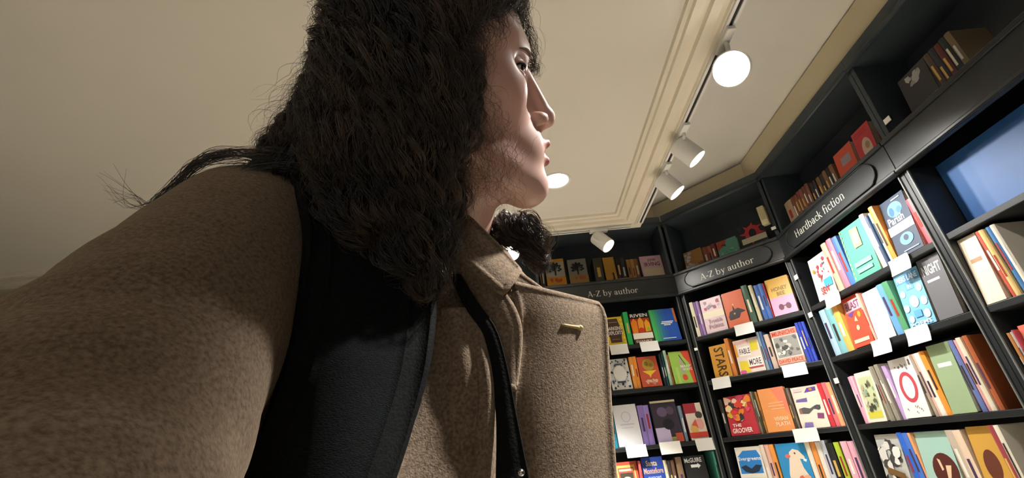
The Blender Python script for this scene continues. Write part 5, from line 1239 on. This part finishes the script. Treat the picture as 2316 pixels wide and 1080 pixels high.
def grow(seed, length, m_, lift):
    p = seed.copy(); out = [p.copy()]; ds = length / (m_ - 1); iso = lift[:, None]
    v = flow(p)
    for _ in range(m_ - 1):
        g = grad(p); f = flow(p); v = 0.6 * v + 0.4 * f
        t = v - (v * g).sum(1)[:, None] * g * 0.85; t /= np.linalg.norm(t, axis=1)[:, None] + 1e-9
        p = p + t * ds[:, None]
        d = hair_env(p[:, 0], p[:, 1], p[:, 2])[:, None]
        p = p - grad(p) * (d - iso) * 0.5
        out.append(p.copy())
    return np.stack(out, 1)
# seeds spread over the inner mass
tri = V[Fc]; area = np.linalg.norm(np.cross(tri[:, 1] - tri[:, 0], tri[:, 3] - tri[:, 0]), axis=1)
cen = tri.mean(1); px = 1158 + 1024 * cen[:, 0] / cen[:, 2]; py = 540 - 1024 * cen[:, 1] / cen[:, 2]
nrm = grad(cen); vw = cen / np.linalg.norm(cen, axis=1)[:, None]; facing = -(nrm * vw).sum(1)
w = area * ((py > -420) & (py < 660)) * np.where(facing > -0.25, 1.0, 0.3) * np.where((cen[:, 2] > 0.44) & (px > 1080) & (py > 400), 6.0, 1.0); w /= w.sum()
NC, NS, MP = 1350, 7, 24
pick = rng.choice(len(cen), NC, p=w)
seed = cen[pick] + rng.normal(0, 0.002, (NC, 3))
length = rng.uniform(0.06, 0.135, NC); guide = grow(seed, length, MP, rng.uniform(-0.005, 0.005, NC))
guide = curl(guide, rng.uniform(0.0035, 0.0105, NC), rng.uniform(0.028, 0.055, NC), rng.uniform(0, 6.28, NC))
off = rng.normal(0, 0.0012, (NC, NS, 1, 3)); spread = np.linspace(0.5, 1.8, MP)[None, None, :, None]
strands = (guide[:, None] + off * spread).reshape(-1, MP, 3)
strands = curl(strands, rng.uniform(0.0002, 0.0010, len(strands)), rng.uniform(0.012, 0.03, len(strands)), rng.uniform(0, 6.28, len(strands)))
V1, F1 = strands_mesh(W3(strands), rng.uniform(0.00016, 0.00034, len(strands)))
# large ringlets on top of the mass
NR, NRS = 260, 14
pick = rng.choice(len(cen), NR, p=w)
gr = grow(cen[pick], rng.uniform(0.07, 0.14, NR), 34, rng.uniform(0.001, 0.006, NR))
gr = curl(gr, rng.uniform(0.0045, 0.0100, NR), rng.uniform(0.026, 0.044, NR), rng.uniform(0, 6.28, NR))
rl = (gr[:, None] + rng.normal(0, 0.0009, (NR, NRS, 1, 3)) * np.linspace(0.6, 1.6, 34)[None, None, :, None]).reshape(-1, 34, 3)
V7, F7 = strands_mesh(W3(rl), rng.uniform(0.00018, 0.00034, len(rl)))
# flyaway hairs standing off the outline
NF = 1300; pick = rng.choice(len(cen), NF, p=w); seed = cen[pick]
fl = grow(seed, rng.uniform(0.05, 0.12, NF), 22, rng.uniform(0.004, 0.013, NF))
fl = curl(fl, rng.uniform(0.002, 0.007, NF), rng.uniform(0.02, 0.05, NF), rng.uniform(0, 6.28, NF))
V2, F2 = strands_mesh(W3(fl), rng.uniform(0.00007, 0.00014, NF))
# the long lock blown back over the shoulder
locks = []
LOCK = [[(720, 385, 0.385), (640, 352, 0.375), (560, 345, 0.365), (480, 350, 0.36), (430, 380, 0.355), (395, 425, 0.35), (345, 466, 0.345)],
        [(720, 395, 0.375), (640, 372, 0.365), (560, 380, 0.358), (500, 398, 0.352), (430, 428, 0.346), (380, 450, 0.342), (340, 468, 0.34)],
        [(700, 375, 0.38), (600, 362, 0.37), (520, 352, 0.36), (450, 372, 0.352), (400, 412, 0.346), (360, 446, 0.342), (335, 466, 0.34)]]
for k in range(120):
    a = np.array(LOCK[k % 3], float); a[:, :2] += rng.normal(0, 7, (1, 2)) * np.linspace(1.4, 0.25, len(a))[:, None] + rng.normal(0, 4, a[:, :2].shape); a[:, 2] += rng.normal(0, 0.003)
    if k % 3 == 2 and k % 2: a = np.vstack([a, [(300 + rng.normal(0, 12), 455 + rng.normal(0, 12), 0.335), (255 + rng.normal(0, 18), 420 + rng.normal(0, 25), 0.33)]])
    locks.append(np.array([PX(*q) for q in smooth_poly(a, 30)]))
locks = np.array(locks); locks = curl(locks, rng.uniform(0.0003, 0.0018, 120), rng.uniform(0.03, 0.06, 120), rng.uniform(0, 6.28, 120))
V3, F3 = strands_mesh(W3(locks), rng.uniform(0.00016, 0.0003, 120))
# back-left waves leaving the head
waves = []
for k in range(150):
    y0 = rng.uniform(40, 330); x0 = rng.uniform(0, 70) + np.interp(y0, [40, 120, 330], [790, 750, 700]); d = rng.uniform(0.385, 0.41); n = 6
    a = [(x0 - 30 * q - rng.uniform(0, 14) * q, y0 + 32 * q + rng.normal(0, 8), d - 0.001 * q) for q in range(n)]
    waves.append(np.array([PX(*q) for q in smooth_poly(a, 24)]))
waves = curl(np.array(waves), rng.uniform(0.0015, 0.006, 150), rng.uniform(0.025, 0.05, 150), rng.uniform(0, 6.28, 150))
V4, F4 = strands_mesh(W3(waves), rng.uniform(0.0001, 0.0002, 150))
# curls over the forehead and temple
bang = []
BNG = [[(1010, 30, 0.335), (1060, 40, 0.333), (1095, 75, 0.334), (1085, 115, 0.336)], [(1050, 0, 0.345), (1105, 20, 0.343), (1135, 55, 0.348), (1120, 80, 0.350)], [(1000, 80, 0.333), (1050, 100, 0.331), (1082, 140, 0.333), (1070, 190, 0.334)],
       [(1090, -10, 0.37), (1140, 10, 0.375), (1165, 40, 0.385), (1150, 58, 0.385)], [(1120, -5, 0.44), (1170, 20, 0.448), (1198, 80, 0.452), (1206, 150, 0.452), (1196, 175, 0.45)], [(1000, 160, 0.332), (1045, 185, 0.330), (1066, 240, 0.331), (1050, 290, 0.332)]]
for k in range(260):
    a = np.array(BNG[k % 6], float); a[:, :2] += rng.normal(0, 13 if k % 6 != 4 else 7, (1, 2)) + rng.normal(0, 4, a[:, :2].shape); a[:, 2] += rng.normal(0, 0.002)
    bang.append(np.array([PX(*q) for q in smooth_poly(a, 26)]))
bang = curl(np.array(bang), rng.uniform(0.001, 0.0045, 260), rng.uniform(0.018, 0.035, 260), rng.uniform(0, 6.28, 260))
V6, F6 = strands_mesh(W3(bang), rng.uniform(0.0001, 0.00022, 260))
Vs = [V1, V2, V3, V4, V6, V7]; Fs = [F1, F2, F3, F4, F6, F7]; o_ = 0; FF = []
for v, f in zip(Vs, Fs): FF.append(f + o_); o_ += len(v)
hs = fast_mesh('hair_strands', np.concatenate(Vs), np.concatenate(FF), M_HAIR, person, ORG); hs['kind'] = 'stuff'
# light curls lying over the cheek and temple
NCK = 620; cps = []
def head_c(X, Y, Z):
    A = (X / SC - (HX - 1158)); C = (DH - Z) / SC
    # invert h2c: A = f*cP + l*sP ; C = -(f-F0)*sP + l*cP
    f = A * cP - (C - F0 * sP) * sP; l = A * sP + (C - F0 * sP) * cP
    return head(f, Y / SC - (540 - HY), l)
while len(cps) < NCK:
    x, y = rng.uniform(1030, 1195), rng.uniform(110, 450)
    lim = np.interp(y, [90, 150, 230, 300, 350, 400, 450], [1110, 1120, 1120, 1150, 1185, 1190, 1180])
    if x < lim and rng.random() < np.clip((lim - x) / 90 + 0.15, 0, 1): cps.append((x, y))
cps = np.array(cps)
d = np.full(NCK, 0.28)
for _ in range(60):
    q = np.stack([(cps[:, 0] - 1158) / 1024 * d, -(cps[:, 1] - 540) / 1024 * d, d], -1); d = d + np.clip(head_c(q[:, 0], q[:, 1], q[:, 2]) * SC, -0.004, 0.02) * 0.8
q = np.stack([(cps[:, 0] - 1158) / 1024 * d, -(cps[:, 1] - 540) / 1024 * d, d], -1) + [0, 0, -0.0035]
L = rng.uniform(0.02, 0.05, NCK); dirs = np.stack([rng.normal(0.1, 0.5, NCK), -np.ones(NCK), rng.normal(-0.05, 0.1, NCK)], -1); dirs /= np.linalg.norm(dirs, axis=1)[:, None]
pth = q[:, None] + dirs[:, None] * (np.linspace(-0.5, 0.5, 20)[None, :, None] * L[:, None, None])
pth = curl(pth, rng.uniform(0.001, 0.0042, NCK), rng.uniform(0.014, 0.03, NCK), rng.uniform(0, 6.28, NCK), grow=False)
V5, F5 = strands_mesh(W3(pth), rng.uniform(0.00006, 0.00013, NCK))
cc = fast_mesh('cheek_curls', V5, F5, M_CURL, person, ORG); cc['kind'] = 'stuff'

# ------------------------------------------------------------------ backpack and camera strap
pack_o = np.array([MID[0], MID[1], 0.0]) - FW * 0.21; pack_o[2] = 0.93
rz = math.atan2(AX[1], AX[0])
pack = thing('backpack', 'black backpack worn by the person, padded strap over the shoulder', 'backpack', tuple(pack_o), rz)
PM = np.array(pack_o)
def padded(name, S, th, material, rim, par):
    ob = slab(name, S, th, material, None, rim, origin=np.zeros(3)); ob.parent = par
    ob.matrix_parent_inverse = (Matrix.Translation(Vector(pack_o)) @ Matrix.Rotation(rz, 4, 'Z')).inverted() if par is pack else Matrix.Identity(4)
    return ob
cen_l = [(785, 430), (828, 540), (835, 640), (815, 800), (770, 950), (715, 1100)]
hw = [105, 125, 136, 140, 142, 144]
def strap_surface(shrink, lift, n=28, nu=11):
    C = smooth_poly([(a, c, h) for (a, c), h in zip(cen_l, hw)], n); S = []
    for i in range(nu):
        u = -1 + 2 * i / (nu - 1)
        xs = C[:, 0] + u * C[:, 2] * shrink; ys = C[:, 1] + u * 18
        dd = trace(xs, ys, torso); S.append(np.array([W3(PX(a, c, e - lift - 0.004 * (1 - u * u))) for a, c, e in zip(xs, ys, dd)]))
    return np.array(S)
strap = padded('shoulder_strap', strap_surface(1.0, 0.012), 0.012, M_BLKCLOTH, 0.006, pack)
pd = slab('mesh_padding', strap_surface(0.66, 0.021), 0.004, M_PAD, None, 0.002, origin=np.zeros(3)); pd.parent = pack; pd.matrix_parent_inverse = strap.matrix_parent_inverse
bk = W3(PX(848, 548, 0.338)); m = MB(); m.tube([bk + W3(v) - CAM for v in np.array([(-0.009, 0.012, 0), (0.009, 0.010, 0.002), (0.010, -0.010, 0), (-0.008, -0.009, -0.002), (-0.009, 0.012, 0), (0.009, 0.010, 0.002)])], 0.0022, seg=8)
bo = m.build('strap_buckle', mat('#1a1b1c', 0.25, 0.6, name='glossy_black_plastic'), None, smooth=True); bo.parent = pack; bo.matrix_parent_inverse = strap.matrix_parent_inverse
m = MB(); m.box(-0.14, 0.14, -0.09, 0.06, 0.0, 0.42, bev=0.03); auto_smooth(m.build('pack_body', M_BLKCLOTH, pack), 50)
m = MB(); m.box(-0.11, 0.11, 0.06, 0.10, 0.04, 0.24, bev=0.015); auto_smooth(m.build('front_pocket', M_BLKCLOTH, pack), 50)

cs = thing('camera_strap', 'thin black strap hanging from the neck across the coat front', 'strap', tuple(ORG + [0, 0, 1.1]))
A = [(1022, 622), (1052, 690), (1092, 748), (1112, 820), (1122, 900), (1126, 980), (1124, 1110)]; Bq = [(1040, 622), (1078, 684), (1120, 745), (1145, 830), (1162, 920), (1178, 1000), (1200, 1110)]
S = []
A3, B3 = smooth_poly([(a, c, 0) for a, c in A], 24), smooth_poly([(a, c, 0) for a, c in Bq], 24)
zz = np.interp(np.linspace(0, 1, 24), [0, 0.15, 0.3, 0.5, 0.75, 1], [0.366, 0.352, 0.344, 0.332, 0.316, 0.298])
for i in range(5):
    u = i / 4; q = A3 * (1 - u) + B3 * u; S.append(np.array([W3(PX(a[0], a[1], e - 0.002 * math.sin(math.pi * u))) for a, e in zip(q, zz)]))
slab('webbing', np.array(S), 0.0022, M_BLKCLOTH, cs, 0.0011, origin=ORG + [0, 0, 1.1])
pb = W3(PX(1178, 1068, 0.296)) - ORG - [0, 0, 1.1]
m = MB(); m.lathe([(0.0012, -0.001), (0.0026, 0.0), (0.0020, 0.002), (0.0006, 0.003)], 16, Matrix.Translation(Vector(pb)) @ align(CAM - W3(PX(1178, 1068, 0.296)))); m.build('snap_rivet', mat('#d8d8d8', 0.2, 0.6, 1.0, name='steel_rivet'), cs, smooth=True)
